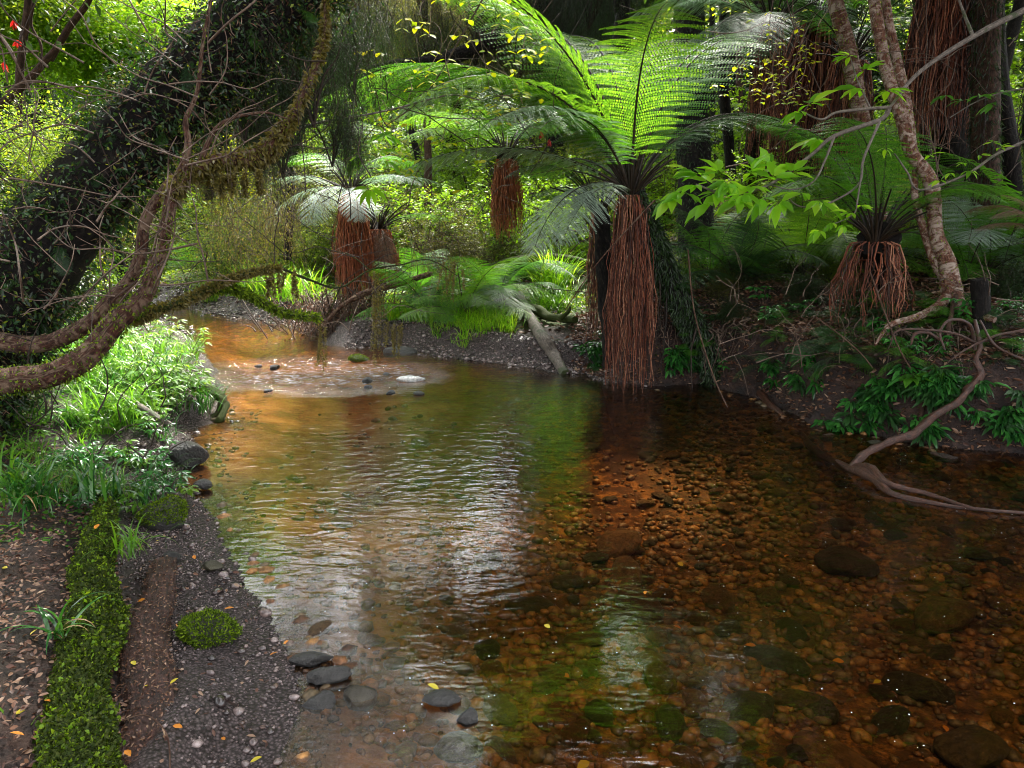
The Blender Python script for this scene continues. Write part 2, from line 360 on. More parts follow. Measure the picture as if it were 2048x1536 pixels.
# ------------------------------------------------------------------ ground
def axis(segs):
    out = [segs[0][0]]
    for a, b, st in segs: out += list(np.linspace(a, b, max(2, int(round((b - a) / st)) + 1))[1:])
    return np.array(out)
gx = axis([(-60, -14, 3), (-14, -5, .3), (-5, -3.2, .1), (-3.2, -.2, .028), (-.2, 4, .04), (4, 7, .12), (7, 16, .4), (16, 60, 4)])
gy = axis([(-30, -3, 2), (-3, 1.2, .15), (1.2, 4.6, .028), (4.6, 9.5, .045), (9.5, 14, .12), (14, 32, .5), (32, 90, 4)])
GX, GY = np.meshgrid(gx, gy); GZ = height(GX, GY)
nx, ny = len(gx), len(gy)
i = np.arange(ny - 1)[:, None] * nx; j = np.arange(nx - 1)[None]
GF = np.stack([i + j, i + j + 1, i + nx + j + 1, i + nx + j], -1).reshape(-1, 4)
SD = water_sd(GX, GY)
# attribute: x = gravel amount, y = greenness, z = orange bed amount, sand plus painted brightness of the lit shallows
grav = np.clip(1 - sst(.34, .6, SD), 0, 1) * (1 - sst(.7, 1.2, GX) * sst(2, 4, GY))
grn = sst(.5, 1.2, SD) * (sst(1.4, .6, GX) * sst(4, 6, GY) + .15) * (.4 + 1.2 * fbm(GX, GY, 31))
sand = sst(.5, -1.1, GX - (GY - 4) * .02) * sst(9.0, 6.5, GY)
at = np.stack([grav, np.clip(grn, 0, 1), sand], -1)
gm, nt, out = newmat('ground'); N = NT(nt)
A = N.n('Attribute'); A.attribute_name = 'tv'; sep = N.n('SeparateXYZ'); N.l(A.outputs['Vector'], sep.inputs[0])
tc = N.n('TexCoord'); geo = N.n('NewGeometry'); sz = N.n('SeparateXYZ'); N.l(geo.outputs['Position'], sz.inputs[0])
n1 = N.n('TexNoise', Scale=9.0, Detail=9.0, Roughness=.75); N.l(tc.outputs['Object'], n1.inputs['Vector'])
n2 = N.n('TexNoise', Scale=70.0, Detail=4.0, Roughness=.7); N.l(tc.outputs['Object'], n2.inputs['Vector'])
n3 = N.n('TexNoise', Scale=3.0, Detail=6.0, Roughness=.65); N.l(tc.outputs['Object'], n3.inputs['Vector'])
vo = N.n('TexVoronoi', Scale=95.0); N.l(tc.outputs['Object'], vo.inputs['Vector'])
soil = ramp(N, n1.outputs[0], [(.35, (.006, .003, .0025)), (.5, (.024, .011, .008)), (.68, (.08, .04, .026))])
gravc = ramp(N, vo.outputs['Distance'], [(.0, (.17, .13, .13)), (.35, (.08, .06, .058)), (.7, (.02, .014, .012))])
green = ramp(N, n2.outputs[0], [(.3, (.015, .03, .005)), (.6, (.07, .12, .012))])
bed1 = ramp(N, n3.outputs[0], [(.33, (.15, .08, .04)), (.48, (.38, .21, .11)), (.62, (.58, .38, .23))])  # sand colour, painted brighter so the left shallows look lit
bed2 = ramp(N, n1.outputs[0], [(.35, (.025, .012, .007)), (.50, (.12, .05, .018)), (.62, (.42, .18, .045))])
def mixc(f, a, b):
    m = N.n('MixRGB'); N.l(f, m.inputs[0]); N.l(a, m.inputs[1]); N.l(b, m.inputs[2]); return m.outputs[0]
c = mixc(sep.outputs[1], soil, green); c = mixc(sep.outputs[0], c, gravc)
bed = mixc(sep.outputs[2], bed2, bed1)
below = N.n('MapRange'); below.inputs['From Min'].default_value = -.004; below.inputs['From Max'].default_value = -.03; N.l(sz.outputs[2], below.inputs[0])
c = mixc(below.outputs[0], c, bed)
pr = N.n('BsdfPrincipled'); N.l(c, pr.inputs['Base Color'])
rg = N.n('MapRange'); rg.inputs['To Min'].default_value = .75; rg.inputs['To Max'].default_value = .22; N.l(sep.outputs[0], rg.inputs[0]); N.l(rg.outputs[0], pr.inputs['Roughness'])
ad = N.n('Math', operation='ADD'); N.l(n1.outputs[0], ad.inputs[0]); N.l(n2.outputs[0], ad.inputs[1])
bp = N.n('Bump', Strength=.9, Distance=.03); N.l(ad.outputs[0], bp.inputs['Height']); N.l(bp.outputs[0], pr.inputs['Normal'])
N.l(pr.outputs[0], out.inputs[0])
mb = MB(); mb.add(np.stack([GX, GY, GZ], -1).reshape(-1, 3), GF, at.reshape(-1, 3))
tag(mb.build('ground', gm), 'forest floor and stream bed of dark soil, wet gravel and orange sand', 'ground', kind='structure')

# ------------------------------------------------------------------ stream surface
wm, nt, out = newmat('stream_water'); N = NT(nt)
tc = N.n('TexCoord'); A = N.n('Attribute'); A.attribute_name = 'tv'; sep = N.n('SeparateXYZ'); N.l(A.outputs['Vector'], sep.inputs[0])
def wnoise(sx, sy, det, rough=.5, dist=.3):
    mp = N.n('Mapping'); mp.inputs['Scale'].default_value = (sx, sy, 1); N.l(tc.outputs['Object'], mp.inputs[0])
    n = N.n('TexNoise', Scale=1.0, Detail=det, Roughness=rough, Distortion=dist); N.l(mp.outputs[0], n.inputs['Vector']); return n.outputs[0]
w1 = wnoise(7, 15, 2.0); w2 = wnoise(22, 44, 3.0); w3 = wnoise(16, 26, 6.0, .7, .8); w4 = wnoise(2.0, 3.0, 2.0)
def mul(a, b):
    m = N.n('Math', operation='MULTIPLY')
    for k, q in enumerate((a, b)):
        if isinstance(q, (int, float)): m.inputs[k].default_value = q
        else: N.l(q, m.inputs[k])
    return m.outputs[0]
def add(a, b):
    m = N.n('Math', operation='ADD'); N.l(a, m.inputs[0]); N.l(b, m.inputs[1]); return m.outputs[0]
calm = mul(w4, 1.0)
hh = add(mul(w1, .0072), add(mul(w2, .0022), mul(mul(w3, .05), sep.outputs[0])))
hh = add(hh, mul(sep.outputs[1], .0022))
geo = N.n('NewGeometry'); sp_ = N.n('SeparateXYZ'); N.l(geo.outputs['Position'], sp_.inputs[0]); mr = N.n('MapRange')
mr.inputs['From Min'].default_value = 1.8; mr.inputs['From Max'].default_value = 5.0; mr.inputs['To Min'].default_value = .22; N.l(sp_.outputs[1], mr.inputs[0])
hh = mul(hh, mr.outputs[0])
bp = N.n('Bump', Strength=1.0, Distance=1.0); N.l(hh, bp.inputs['Height'])
fr = N.n('Fresnel', IOR=1.55); N.l(bp.outputs[0], fr.inputs['Normal'])
frb = N.n('Math', operation='MULTIPLY_ADD'); frb.inputs[1].default_value = 1.0; frb.inputs[2].default_value = .02; N.l(fr.outputs[0], frb.inputs[0]); frb.use_clamp = True
tr = N.n('BsdfTransparent', Color=(.92, .71, .43, 1))
gl = N.n('BsdfGlossy', Roughness=.03, Color=(1, 1, 1, 1)); N.l(bp.outputs[0], gl.inputs['Normal'])
ms = N.n('MixShader'); N.l(frb.outputs[0], ms.inputs[0]); N.l(tr.outputs[0], ms.inputs[1]); N.l(gl.outputs[0], ms.inputs[2])
foam = N.n('BsdfPrincipled', Roughness=.5); foam.inputs['Base Color'].default_value = (.8, .82, .85, 1)  # white that paints sky glints on the riffle waves, along with foam
w5 = wnoise(9, 60, 7.0, .8, .4)
glint_foam_mask = ramp(N, add(mul(w5, 1.0), mul(sep.outputs[0], .11)), [(.67, (0, 0, 0)), (.715, (1, 1, 1))])
fm2 = mul(glint_foam_mask, sep.outputs[2])
ms2 = N.n('MixShader'); N.l(fm2, ms2.inputs[0]); N.l(ms.outputs[0], ms2.inputs[1]); N.l(foam.outputs[0], ms2.inputs[2])
N.l(ms2.outputs[0], out.inputs[0])
wx = axis([(-9, -4, .25), (-4, 5.6, .05)]); wy = axis([(-5, 1, .3), (1, 9.5, .05), (9.5, 15, .15)])
WX, WY = np.meshgrid(wx, wy)
rif = sst(1.25, .45, np.hypot((WX + 1.8) / 1.1, (WY - 7.15) / .8) + .35 * (fbm(WX * 2, WY * 3, 77) - .47) * 2)
rif = np.clip(rif + .1 * sst(.5, .2, np.abs(water_sd(WX, WY))) * sst(3.2, 2.2, WY) * sst(.3, -.3, WX), 0, 1)
gb_ = G(655, 1490); blob = sst(.5, .15, np.hypot(WX - gb_[0], (WY - gb_[1]) * 1.2) + .3 * (fbm(WX * 6, WY * 6, 79) - .47))
ring = np.zeros_like(WX)
for (px, py, rr) in ((865, 940, .16), (730, 960, .11)):
    g = G(px, py); dd = np.hypot(WX - g[0], WY - g[1]); ring += np.sin(dd * 70) * np.exp(-(dd / rr / 1.6) ** 2)
flecks = np.clip(rif * 1.0 + .35 * sst(2.6, .8, np.hypot(WX + .9, (WY - 6.4))), 0, 1)
WZ = (fbm(WX * 5, WY * 9, 60) - .47) * .06 * rif + (fbm(WX * 14, WY * 18, 61) - .47) * .012 * blob
nx, ny = len(wx), len(wy); i = np.arange(ny - 1)[:, None] * nx; j = np.arange(nx - 1)[None]
WF = np.stack([i + j, i + j + 1, i + nx + j + 1, i + nx + j], -1).reshape(-1, 4)
mb = MB(); mb.add(np.stack([WX, WY, WZ], -1).reshape(-1, 3), WF, np.stack([np.clip(rif + blob * .8, 0, 1), ring, flecks], -1).reshape(-1, 3))
tag(mb.build('stream_water', wm), 'clear tannin brown stream water with ripples and a sparkling riffle', 'water', kind='structure')

# ------------------------------------------------------------------ stones
def rock_tpl(seed, sub=2, flat=.6):
    bm = bmesh.new(); bmesh.ops.create_icosphere(bm, subdivisions=sub, radius=1)
    v = np.array([q.co[:] for q in bm.verts]); f = np.array([[w.index for w in q.verts] for q in bm.faces]); bm.free()
    r = np.random.default_rng(seed)
    for k in range(5):
        d = nrm(r.normal(size=3)); h = r.uniform(.55, .85)
        s = v @ d; v = v - np.maximum(s - h, 0)[:, None] * d * .8
    v = v * (1 + .18 * (fbm(v[:, 0] * 1.5 + seed, v[:, 1] * 1.5 + v[:, 2] * 1.2 + 9, seed)[:, None] - .47) * 2)
    if sub > 2: v = v * (1 + .07 * (fbm(v[:, 0] * 5 + 20, v[:, 1] * 5 + v[:, 2] * 4 + 30, seed + 1)[:, None] - .47) * 2)
    return v * np.array([1, r.uniform(.65, .9), flat]), f
ROCKS = [rock_tpl(k, 2, .55 + .05 * (k % 4)) for k in range(6)]
ROCKS1 = [rock_tpl(k + 20, 1, .55) for k in range(6)]
ROCKS3 = [rock_tpl(k + 40, 4, .5 + .05 * (k % 3)) for k in range(5)]
def stones(mb, pos, size, tpls, rng, sink=.2):
    k = rng.integers(0, len(tpls), len(pos))
    for t in range(len(tpls)):
        sel = k == t; n = sel.sum()
        if not n: continue
        v, f = tpls[t]; a = rng.uniform(0, 6.28, n); s = size[sel]
        ca, sa = np.cos(a), np.sin(a)
        X = v[None, :, 0] * ca[:, None] - v[None, :, 1] * sa[:, None]; Y = v[None, :, 0] * sa[:, None] + v[None, :, 1] * ca[:, None]
        V = np.stack([X, Y, np.repeat(v[None, :, 2], n, 0)], -1) * s[:, None, None] + pos[sel][:, None]
        V[..., 2] += (s * sink)[:, None]
        mb.add(V.reshape(-1, 3), ((np.arange(n) * len(v))[:, None, None] + f[None]).reshape(-1, 3))
rng = np.random.default_rng(11)
def sample(n, x0, x1, y0, y1, cond):
    x = rng.uniform(x0, x1, n); y = y0 + (y1 - y0) * rng.uniform(0, 1, n) ** 1.0; d = water_sd(x, y); z = height(x, y)
    k = cond(x, y, d, z); return np.stack([x[k], y[k], z[k]], 1)
# gravel of the beach on the left, of the far bar and of the bar across the pool
p = sample(42000, -2.2, -.3, 1.4, 4.8, lambda x, y, d, z: (d > -.12) & (d < .5) & (x < -.3) & (rng.uniform(size=len(x)) < .12 + 2.2 * (fbm(x * 5, y * 5, 201) - .36)))
mb = MB(); stones(mb, p, np.clip(rng.lognormal(-5.35, .42, len(p)), .0025, .018), ROCKS1, rng)
p2 = sample(5000, -2.6, .3, 1.4, 6, lambda x, y, d, z: (d > -.3) & (d < .25) & (x < .3))
stones(mb, p2[:500], np.clip(rng.lognormal(-4.3, .4, 500), .008, .03), ROCKS, rng)
tag(mb.build('gravel', M['pebble']), 'wet dark gravel of the beach at the lower left', 'gravel', kind='stuff')
p = sample(14000, -1.9, 1.2, 6.6, 9.4, lambda x, y, d, z: (d > -.1) & (d < .36))
mb = MB(); stones(mb, p, np.clip(rng.lognormal(-4.5, .45, len(p)), .006, .04), ROCKS1, rng)
tag(mb.build('gravel', M['pebble']), 'grey gravel bar below the bright grass across the pool', 'gravel', kind='stuff')
p = sample(14000, -7, -2.4, 9.3, 14, lambda x, y, d, z: (d > -.2) & (d < .7))
mb = MB(); stones(mb, p, np.clip(rng.lognormal(-3.9, .4, len(p)), .012, .06), ROCKS1, rng)
tag(mb.build('gravel', M['pebble']), 'far grey gravel bank where the stream bends away', 'gravel', kind='stuff')
# pebbles of the bed
p = sample(15000, -1.6, 3.6, 1.5, 6.5, lambda x, y, d, z: (d < -.03) & (rng.uniform(size=len(x)) < .25 + .75 * sst(-1.0, .2, x + .25 * (3.4 - y)) ) & (rng.uniform(size=len(x)) < 1 - .8 * sst(3.6, 4.8, y) * sst(1.6, .6, x)))
mb = MB(); stones(mb, p, np.clip(rng.lognormal(-3.75, .45, len(p)), .008, .05), ROCKS1, rng, .1)
tag(mb.build('bed_pebbles', M['bedstone']), 'brown and orange pebbles under the water of the near pool', 'pebbles', kind='stuff')
# cobbles of the bed: one object each
cob_me = []
for k, (v, f) in enumerate([rock_tpl(k + 60, 3, .45 + .06 * (k % 3)) for k in range(6)]):
    q = MB(); q.add(v, f); cob_me.append(q.mesh('cobble', M['cobble']))
big = [(1700,1455,.20),(1500,1350,.13),(1320,1310,.11),(1315,1275,.10),(1600,1320,.10),(1270,1160,.17),(1255,1100,.19),(1440,1130,.13),(1650,1330,.09),(1370,1470,.09),(1270,1500,.035),(1345,1405,.12),(1560,1240,.14),(1850,1290,.16),(1900,1160,.2),(1960,1400,.17),(1150,1440,.09),(1790,1350,.13),(1060,1190,.12),(980,1100,.1),(1240,1040,.2),(1100,1330,.1),(1000,1420,.1),(1460,1500,.13),(1590,1180,.12),(1170,1250,.09),(1700,1080,.18),(1850,1480,.15)]
n = 0
for (px, py, s) in big:
    g = G(px, py, -.12); z = H(g[0], g[1])
    o = put(cob_me[n % 6], 'cobble', None, (g[0], g[1], max(z, -.34) + s * .12), (0, 0, rng.uniform(0, 6)), (s * rng.uniform(.8, 1), s * rng.uniform(.6, .8), s * rng.uniform(.5, .75)))
    tag(o, 'large rounded brown cobble lying under the water of the near pool', 'stone', 'large cobbles on the stream bed'); n += 1
p = sample(1500, -1.4, 3.4, 1.6, 5.5, lambda x, y, d, z: (d < -.12) & (rng.uniform(size=len(x)) < .12 + .9 * sst(-.6, .5, x + .25 * (3.4 - y))))[:240]
for q in p:
    s = rng.uniform(.03, .08)
    o = put(cob_me[n % 6], 'cobble', None, (q[0], q[1], q[2] + s * .2), (0, 0, rng.uniform(0, 6)), (s, s * rng.uniform(.7, 1), s * rng.uniform(.6, .9)))
    tag(o, 'fist sized brown cobble under the water of the near pool', 'stone', 'fist sized cobbles on the stream bed'); n += 1
_R = []
def rock(px, py, s, label, mat='rock', name='stone', z=None, rz=0, k=0, moss=0, sc=(1, .75, .6), dz=.15):
    g = G(px, py, 0.0) if z is None else G(px, py, z)
    zz = max(H(g[0], g[1]), -.08) if z is None else z
    q = MB(); v, f = ROCKS3[k % 5]; q.add(v * s * np.array(sc) / np.array([1, .8, .55]), f)
    o = q.build(name, M[mat], None); o.location = (g[0], g[1], zz + s * dz); o.rotation_euler = (0, 0, rz)
    tag(o, label, 'stone')
    if moss:
        r = np.random.default_rng(k + 5); vv = v * s * np.array(sc) / np.array([1, .8, .55])
        idx = r.integers(0, len(vv), moss); idx = idx[vv[idx, 2] > -.1 * s]
        pp = vv[idx] + r.normal(size=(len(idx), 3)) * .004; nn = nrm(vv[idx])
        mm = MB(); place(mm, LEAF4, pp, nn + r.normal(size=nn.shape) * .8, r.normal(size=nn.shape), r.uniform(.008, .016, len(idx)), .006)
        mm.build('moss', M['moss'], o)
    _R.append(o); return o
rock(412,1275,.105,'moss covered stone sitting on the gravel beach','rock',k=0,moss=5200,sc=(1,.75,.72),z=.05)
rock(620,1326,.075,'long flat speckled black stone at the edge of the gravel',rz=.1,k=1,sc=(1,.45,.3),z=.0,dz=.2)
rock(658,1358,.078,'flat speckled black stone just below the other one at the water edge',rz=.3,k=2,sc=(1,.45,.33),z=.0,dz=.2)
rock(880,1402,.065,'dark flat stone carrying a yellow leaf in the shallows',k=3,sc=(1,.6,.36),z=.0,dz=.15)
rock(936,1438,.036,'small black stone standing out of the water',k=4,sc=(1,.8,.8),z=.0,dz=.2)
rock(424,1136,.045,'smooth brown stone on the pale gravel near the waterline',mat='cobble',k=0,z=.03)
rock(343,1118,.042,'dark rough stone on the gravel below the grass',k=2,z=.05)
rock(375,915,.12,'dark wet rock jutting from the left bank with a seedling on top',k=1,z=.05,sc=(1,.7,.7))
rock(405,972,.055,'small black wet rock at the left waterline',k=3,z=.02)
rock(330,1035,.12,'low moss covered boulder at the foot of the left bank',k=4,moss=6000,z=.08,sc=(1,.8,.7))
rock(715,721,.10,'small mossy stone in the riffle',k=0,moss=2500,z=.02,sc=(1,.7,.45))
rock(820,760,.13,'white stone breaking the surface below the riffle',mat='white',k=1,z=.01,sc=(1,.5,.25),dz=.05)
rock(800,708,.2,'flat dark stone at the upper end of the riffle',k=2,z=-.02,sc=(1,.4,.3),dz=.1)
rock(720,1395,.06,'half sunk brown stone in the shallow water by the gravel',k=2,mat='cobble',z=-.01,dz=.0)
rock(640,1405,.06,'wet purple grey stone at the edge of the shallow water',k=4,z=.0,dz=.0)
rr_ = np.random.default_rng(44)
for k in range(9):
    px, py = rr_.uniform(470, 860), rr_.uniform(712, 795)
    rock(px, py, rr_.uniform(.03, .06), 'small dark stone breaking the surface of the riffle', k=k % 5, z=.0, sc=(1, .7, .5), dz=.15, rz=rr_.uniform(0, 3)); _R[-1]['group'] = 'small dark stones in the riffle'
n = 300; q = [G(rr_.uniform(430, 2040), rr_.uniform(705, 1500), .012) for _ in range(n)]; q = np.array([g for g in q if water_sd(g[0:1], g[1:2])[0] < -.08])
mb = MB(); stones(mb, q, rr_.uniform(.0016, .0042, len(q)), [(ROCKS1[0][0] * np.array([1, 1, .3]), ROCKS1[0][1])], rr_, 0)
fo_, nt, out = newmat('foam_fleck'); N = NT(nt); pr = N.n('BsdfPrincipled', Roughness=.4); pr.inputs['Base Color'].default_value = (.85, .87, .9, 1); N.l(pr.outputs[0], out.inputs[0])
tag(mb.build('foam', fo_), 'tiny white foam flecks drifting on the dark water', 'foam', kind='stuff')
# ------------------------------------------------------------------ ferns
def frond_mesh(name, e0, e1, mat, seed=0, np_=34, pl=.28, nl=22, stipe=.16, bow=1.0, sideways=0.0, stipe_mat=None):
    r = np.random.default_rng(seed); K = 60
    t = np.linspace(0, 1, K); el = e0 + (e1 - e0) * t ** bow
    yaw = sideways * t
    d = np.stack([np.cos(el) * np.cos(yaw), np.cos(el) * np.sin(yaw), np.sin(el)], 1)
    pts = np.concatenate([[[0, 0, 0]], np.cumsum(d[:-1] / (K - 1), 0)])
    mb = MB()
    mb.cur = 1; tube(mb, pts[::3], np.linspace(.0075, .0015, len(pts[::3])), 5, sub=1, cap=False); mb.cur = 0
    s = stipe + (1 - stipe) * np.linspace(0, .985, np_) ** .95
    base = np.stack([np.interp(s, t, pts[:, k]) for k in range(3)], 1)
    fw = nrm(np.stack([np.interp(s, t, d[:, k]) for k in range(3)], 1))
    side = nrm(np.cross(np.array([0, 0, 1.]), fw)); nor = np.cross(fw, side)
    u = (s - stipe) / (1 - stipe)
    prof = pl * (np.sin(np.pi * np.clip(u * .86 + .12, 0, 1)) ** .75)
    B = []; D = []; Nn = []; LL = []; WW = []
    tt = (np.arange(nl) + .6) / nl
    for sg in (-1, 1):
        L = prof * (1 + r.normal(size=np_) * .06)
        pd = nrm(side * sg + fw * (.35 + .3 * u)[:, None] - nor * .10 + r.normal(size=(np_, 3)) * .05)
        # each pinna droops a little towards its tip
        for k in range(np_):
            q = base[k] + pd[k][None] * (tt * L[k])[:, None] + np.array([0, 0, -1.]) * (.22 * L[k] * tt ** 2)[:, None]
            pdl = nrm(pd[k][None] + np.array([0, 0, -1.]) * (.44 * tt)[:, None])
            ps = nrm(np.cross(nor[k], pdl)); n_ = np.repeat(nor[k][None], nl, 0)
            ll = .0165 * (L[k] / pl) ** .4 * (1 - .7 * tt ** 1.8)
            for s2 in (-1, 1):
                B.append(q); D.append(nrm(ps * s2 + pdl * .35)); Nn.append(n_ + r.normal(size=(nl, 3)) * .12); LL.append(ll); WW.append(np.full(nl, L[k] / nl * .8))
            # midrib
            a = q[0] - pdl[0] * L[k] * .5 / nl
            V = np.array([base[k] + nor[k] * .001, q[nl // 2] + ps[0] * .0012, q[-1], q[nl // 2] - ps[0] * .0012]); mb.add(V, np.array([(0, 1, 2, 3)]))
    place(mb, LEAF4, np.concatenate(B), np.concatenate(D), np.concatenate(Nn), np.concatenate(LL), np.concatenate(WW))
    return mb.mesh(name, [M[mat], M['stipe']])
_fr = {}
def frond(kind, mat, v=0):
    key = (kind, mat, v)
    if key not in _fr:
        e0, e1, bow, sd = {'up': (1.28, .05, 1.3, .25), 'arch': (1.1, -.55, 1.0, .2), 'flat': (.55, -.45, 1.1, .2), 'droop': (.35, -1.15, .9, .15), 'hang': (-.5, -1.4, .7, .1)}[kind]
        _fr[key] = frond_mesh('frond', e0 + .06 * v, e1 - .08 * v, mat, seed=len(_fr) * 3 + 1, bow=bow, sideways=sd * (1 if v % 2 else -1))
    return _fr[key]
def add_frond(parent, org, az, kind, mat, L, tilt=0, roll=0, v=0, wmul=1.0):
    o = put(frond(kind, mat, v), 'frond', parent, org, (roll, -tilt, az), (L, L * wmul, L)); o.rotation_mode = 'XYZ'; return o
def skirt_part(parent, top, r0, r1, ztop, zend, n, mat, seed, lean=(0, 0), rad=.0045, curl=.05):
    r = np.random.default_rng(seed); mb = MB()
    for k in range(n):
        a = r.uniform(0, 6.283); rr = r0 * r.uniform(.7, 1.1); re = r1 * r.uniform(.55, 1.15); ze = zend + (ztop - zend) * (r.beta(1.5, 2.6) * .62 - .03)
        if r.uniform() < .12: ze -= .05
        da = r.normal() * .25; pts = []
        z0 = ztop - r.uniform(0, .25) * (ztop - zend) * (k / n > .5)
        for j in range(9):
            t = j / 8; q = rr + (re - rr) * min(1, t * 1.6) ** .6
            z = z0 + (ze - z0) * t + .05 * math.sin(min(1, t * 5) * math.pi) * (t < .2)
            pts.append((top[0] + math.cos(a + da * t) * q + lean[0] * t + r.normal() * curl * .25, top[1] + math.sin(a + da * t) * q + lean[1] * t + r.normal() * curl * .25, z))
        tube(mb, pts, np.linspace(rad * r.uniform(.7, 1.4), rad * .35, 9), 4, sub=1, cap=False)
        if r.uniform() < .45:            # wisps of dead pinnae along the lower half
            for _ in range(3):
                b = np.array(pts[r.integers(2, 7)]); e = b + np.array([r.normal() * .03, r.normal() * .03, -r.uniform(.08, .22)])
                tube(mb, [b, (b + e) / 2 + r.normal(size=3) * .008, e], [rad * .4, rad * .35, rad * .15], 3, sub=1, cap=False)
    return mb.build('skirt', M[mat], parent)
def stalks(parent, top, n, seed, h=(.15, .5), mat='stipe', spread=.8):
    r = np.random.default_rng(seed); mb = MB()
    for k in range(n):
        a = r.uniform(0, 6.283); L = r.uniform(*h); e = r.uniform(.5, 1.45)
        pts = [np.array(top) + np.array([math.cos(a), math.sin(a), 0]) * .05]
        for j in range(4):
            pts.append(pts[-1] + np.array([math.cos(a) * math.cos(e), math.sin(a) * math.cos(e), math.sin(e)]) * L / 4); e -= .15
        tube(mb, pts, np.linspace(.012, .006, 5), 5, sub=1, cap=False)
    return mb.build('crown', M[mat], parent)
def tree_fern(base, top, label, fronds, skirt=None, trunk_r=(.13, .1), seed=0, mat='bark_dark', group=None, bow=(0, 0), nst=26):
    base = np.array(base, float); top = np.array(top, float)
    R = root('tree_fern', base, label, 'tree fern', group)
    L = lambda p: np.array(p, float) - base
    mid = (base + top) / 2 + np.array([bow[0], bow[1], 0])
    mb = MB(); tube(mb, [L(base) - np.array([0, 0, .25]), L(base), L(mid), L(top)], [trunk_r[0] * 1.25, trunk_r[0], (trunk_r[0] + trunk_r[1]) / 2, trunk_r[1]], 16, .35, seed)
    mb.build('trunk', M[mat], R)
    if skirt: skirt_part(R, L(top), skirt.get('r0', .1), skirt.get('r1', .2), L(top)[2] - .02, skirt['z'] - base[2], skirt.get('n', 150), skirt.get('mat', 'strand'), seed + 3, skirt.get('lean', (0, 0)), skirt.get('rad', .0045))
    if nst: stalks(R, L(top) + np.array([0, 0, -.02]), nst, seed)
    for (az, kind, mt, ln, *rest) in fronds:
        kw = rest[0] if rest else {}
        add_frond(R, L(top) + np.array([math.cos(math.radians(az)) * .04, math.sin(math.radians(az)) * .04, .02]), math.radians(az), kind, mt, ln, **kw)
    return R

# main tree fern leaning over the pool. azimuth 0 = right, 90 = away, 180 = left, 270 = towards the camera
top = P(1262, 385, 6.55)
fr_ = []
for (az, k, m, L, kw) in [
    (170, 'up', 'fern_bright', 2.7, dict(v=0)), (195, 'up', 'fern_bright', 2.6, dict(v=0)), (182, 'arch', 'fern', 2.9, dict(v=0)), (158, 'arch', 'fern', 2.9, dict(v=1)), (150, 'up', 'fern_bright', 2.6, dict(v=1)), (128, 'up', 'fern_bright', 2.4, dict(v=0)), (188, 'arch', 'fern_bright', 2.8, dict(v=0)),
    (100, 'up', 'fern_bright', 2.3, dict(v=1)), (75, 'up', 'fern_bright', 2.3, {}), (262, 'up', 'fern_bright', 1.8, dict(v=1)), (140, 'up', 'fern', 2.4, {}), (30, 'up', 'fern', 2.1, dict(v=1)), (205, 'arch', 'fern_bright', 2.3, dict(v=1)), (160, 'arch', 'fern_bright', 2.7, dict(v=1)),
    (178, 'arch', 'fern_silver', 2.3, dict(v=1)), (215, 'droop', 'fern_silver', 1.25, dict(v=1)), (232, 'droop', 'fern_silver', 1.05, {}), (196, 'flat', 'fern_silver', 1.9, {}),
    (50, 'up', 'fern', 2.2, {}), (25, 'arch', 'fern_dark', 1.9, {}), (0, 'arch', 'fern_dark', 1.7, dict(v=1)), (226, 'arch', 'fern_silver', 1.7, {}), (140, 'arch', 'fern', 2.2, {}),
    (118, 'flat', 'fern', 1.8, {}), (225, 'arch', 'fern', 1.5, dict(v=1))]:
    fr_.append((az, k, m, L, kw))
gb = T(1425, 735)
R = tree_fern(gb, top, 'big tree fern leaning over the pool with a long red brown skirt of dead stalks', fr_,
    dict(z=.02, r0=.08, r1=.19, n=260, lean=(.02, -.05), rad=.005), (.11, .09), 1, bow=(.0, .1))
# a thinner second trunk of dead stalks hangs behind its crown
bx = P(1200, 420, 7.4)
tree_fern(T(1225, 715), bx, 'narrow brown skirted tree fern just left behind the big leaning one', [(120, 'flat', 'fern_dark', 1.2, {}), (200, 'arch', 'fern_dark', 1.1, dict(v=1))], dict(z=.25, r0=.07, r1=.10, n=90, mat='strand'), (.09, .08), 2)
# red skirted ferns across the water
def bgtop(px, py, Y): return P(px, py, Y)
t = P(702, 385, 9.6)
tree_fern(T(705, 600), t, 'red skirted tree fern with pale silver fronds left of the fallen branch',
    [(200, 'droop', 'fern_silver', 1.2, {}), (170, 'flat', 'fern_silver', 1.1, {}), (245, 'droop', 'fern_silver', 1.0, dict(v=1)), (290, 'droop', 'fern_silver', .9, {}), (330, 'flat', 'fern_silver', 1.0, dict(v=1)), (20, 'flat', 'fern_silver', 1.1, {}), (100, 'up', 'fern', 1.4, {}), (140, 'arch', 'fern', 1.4, {}), (60, 'arch', 'fern', 1.3, {})],
    dict(z=t[2] - 1.25, r0=.09, r1=.22, n=300, mat='strand_red', rad=.006), (.12, .1), 3)
t = P(757, 455, 9.9)
tree_fern(T(757, 590), t, 'shorter red skirted tree fern right beside the taller one', [(20, 'flat', 'fern', .9, {}), (120, 'arch', 'fern', .9, {}), (300, 'hang', 'fern_dead', .6, {}), (250, 'hang', 'fern_dead', .6, {}), (220, 'droop', 'fern_dead', .5, {})],
    dict(z=t[2] - .75, r0=.09, r1=.22, n=220, mat='strand_red', rad=.006), (.12, .1), 4)
t = P(1012, 315, 10.6)
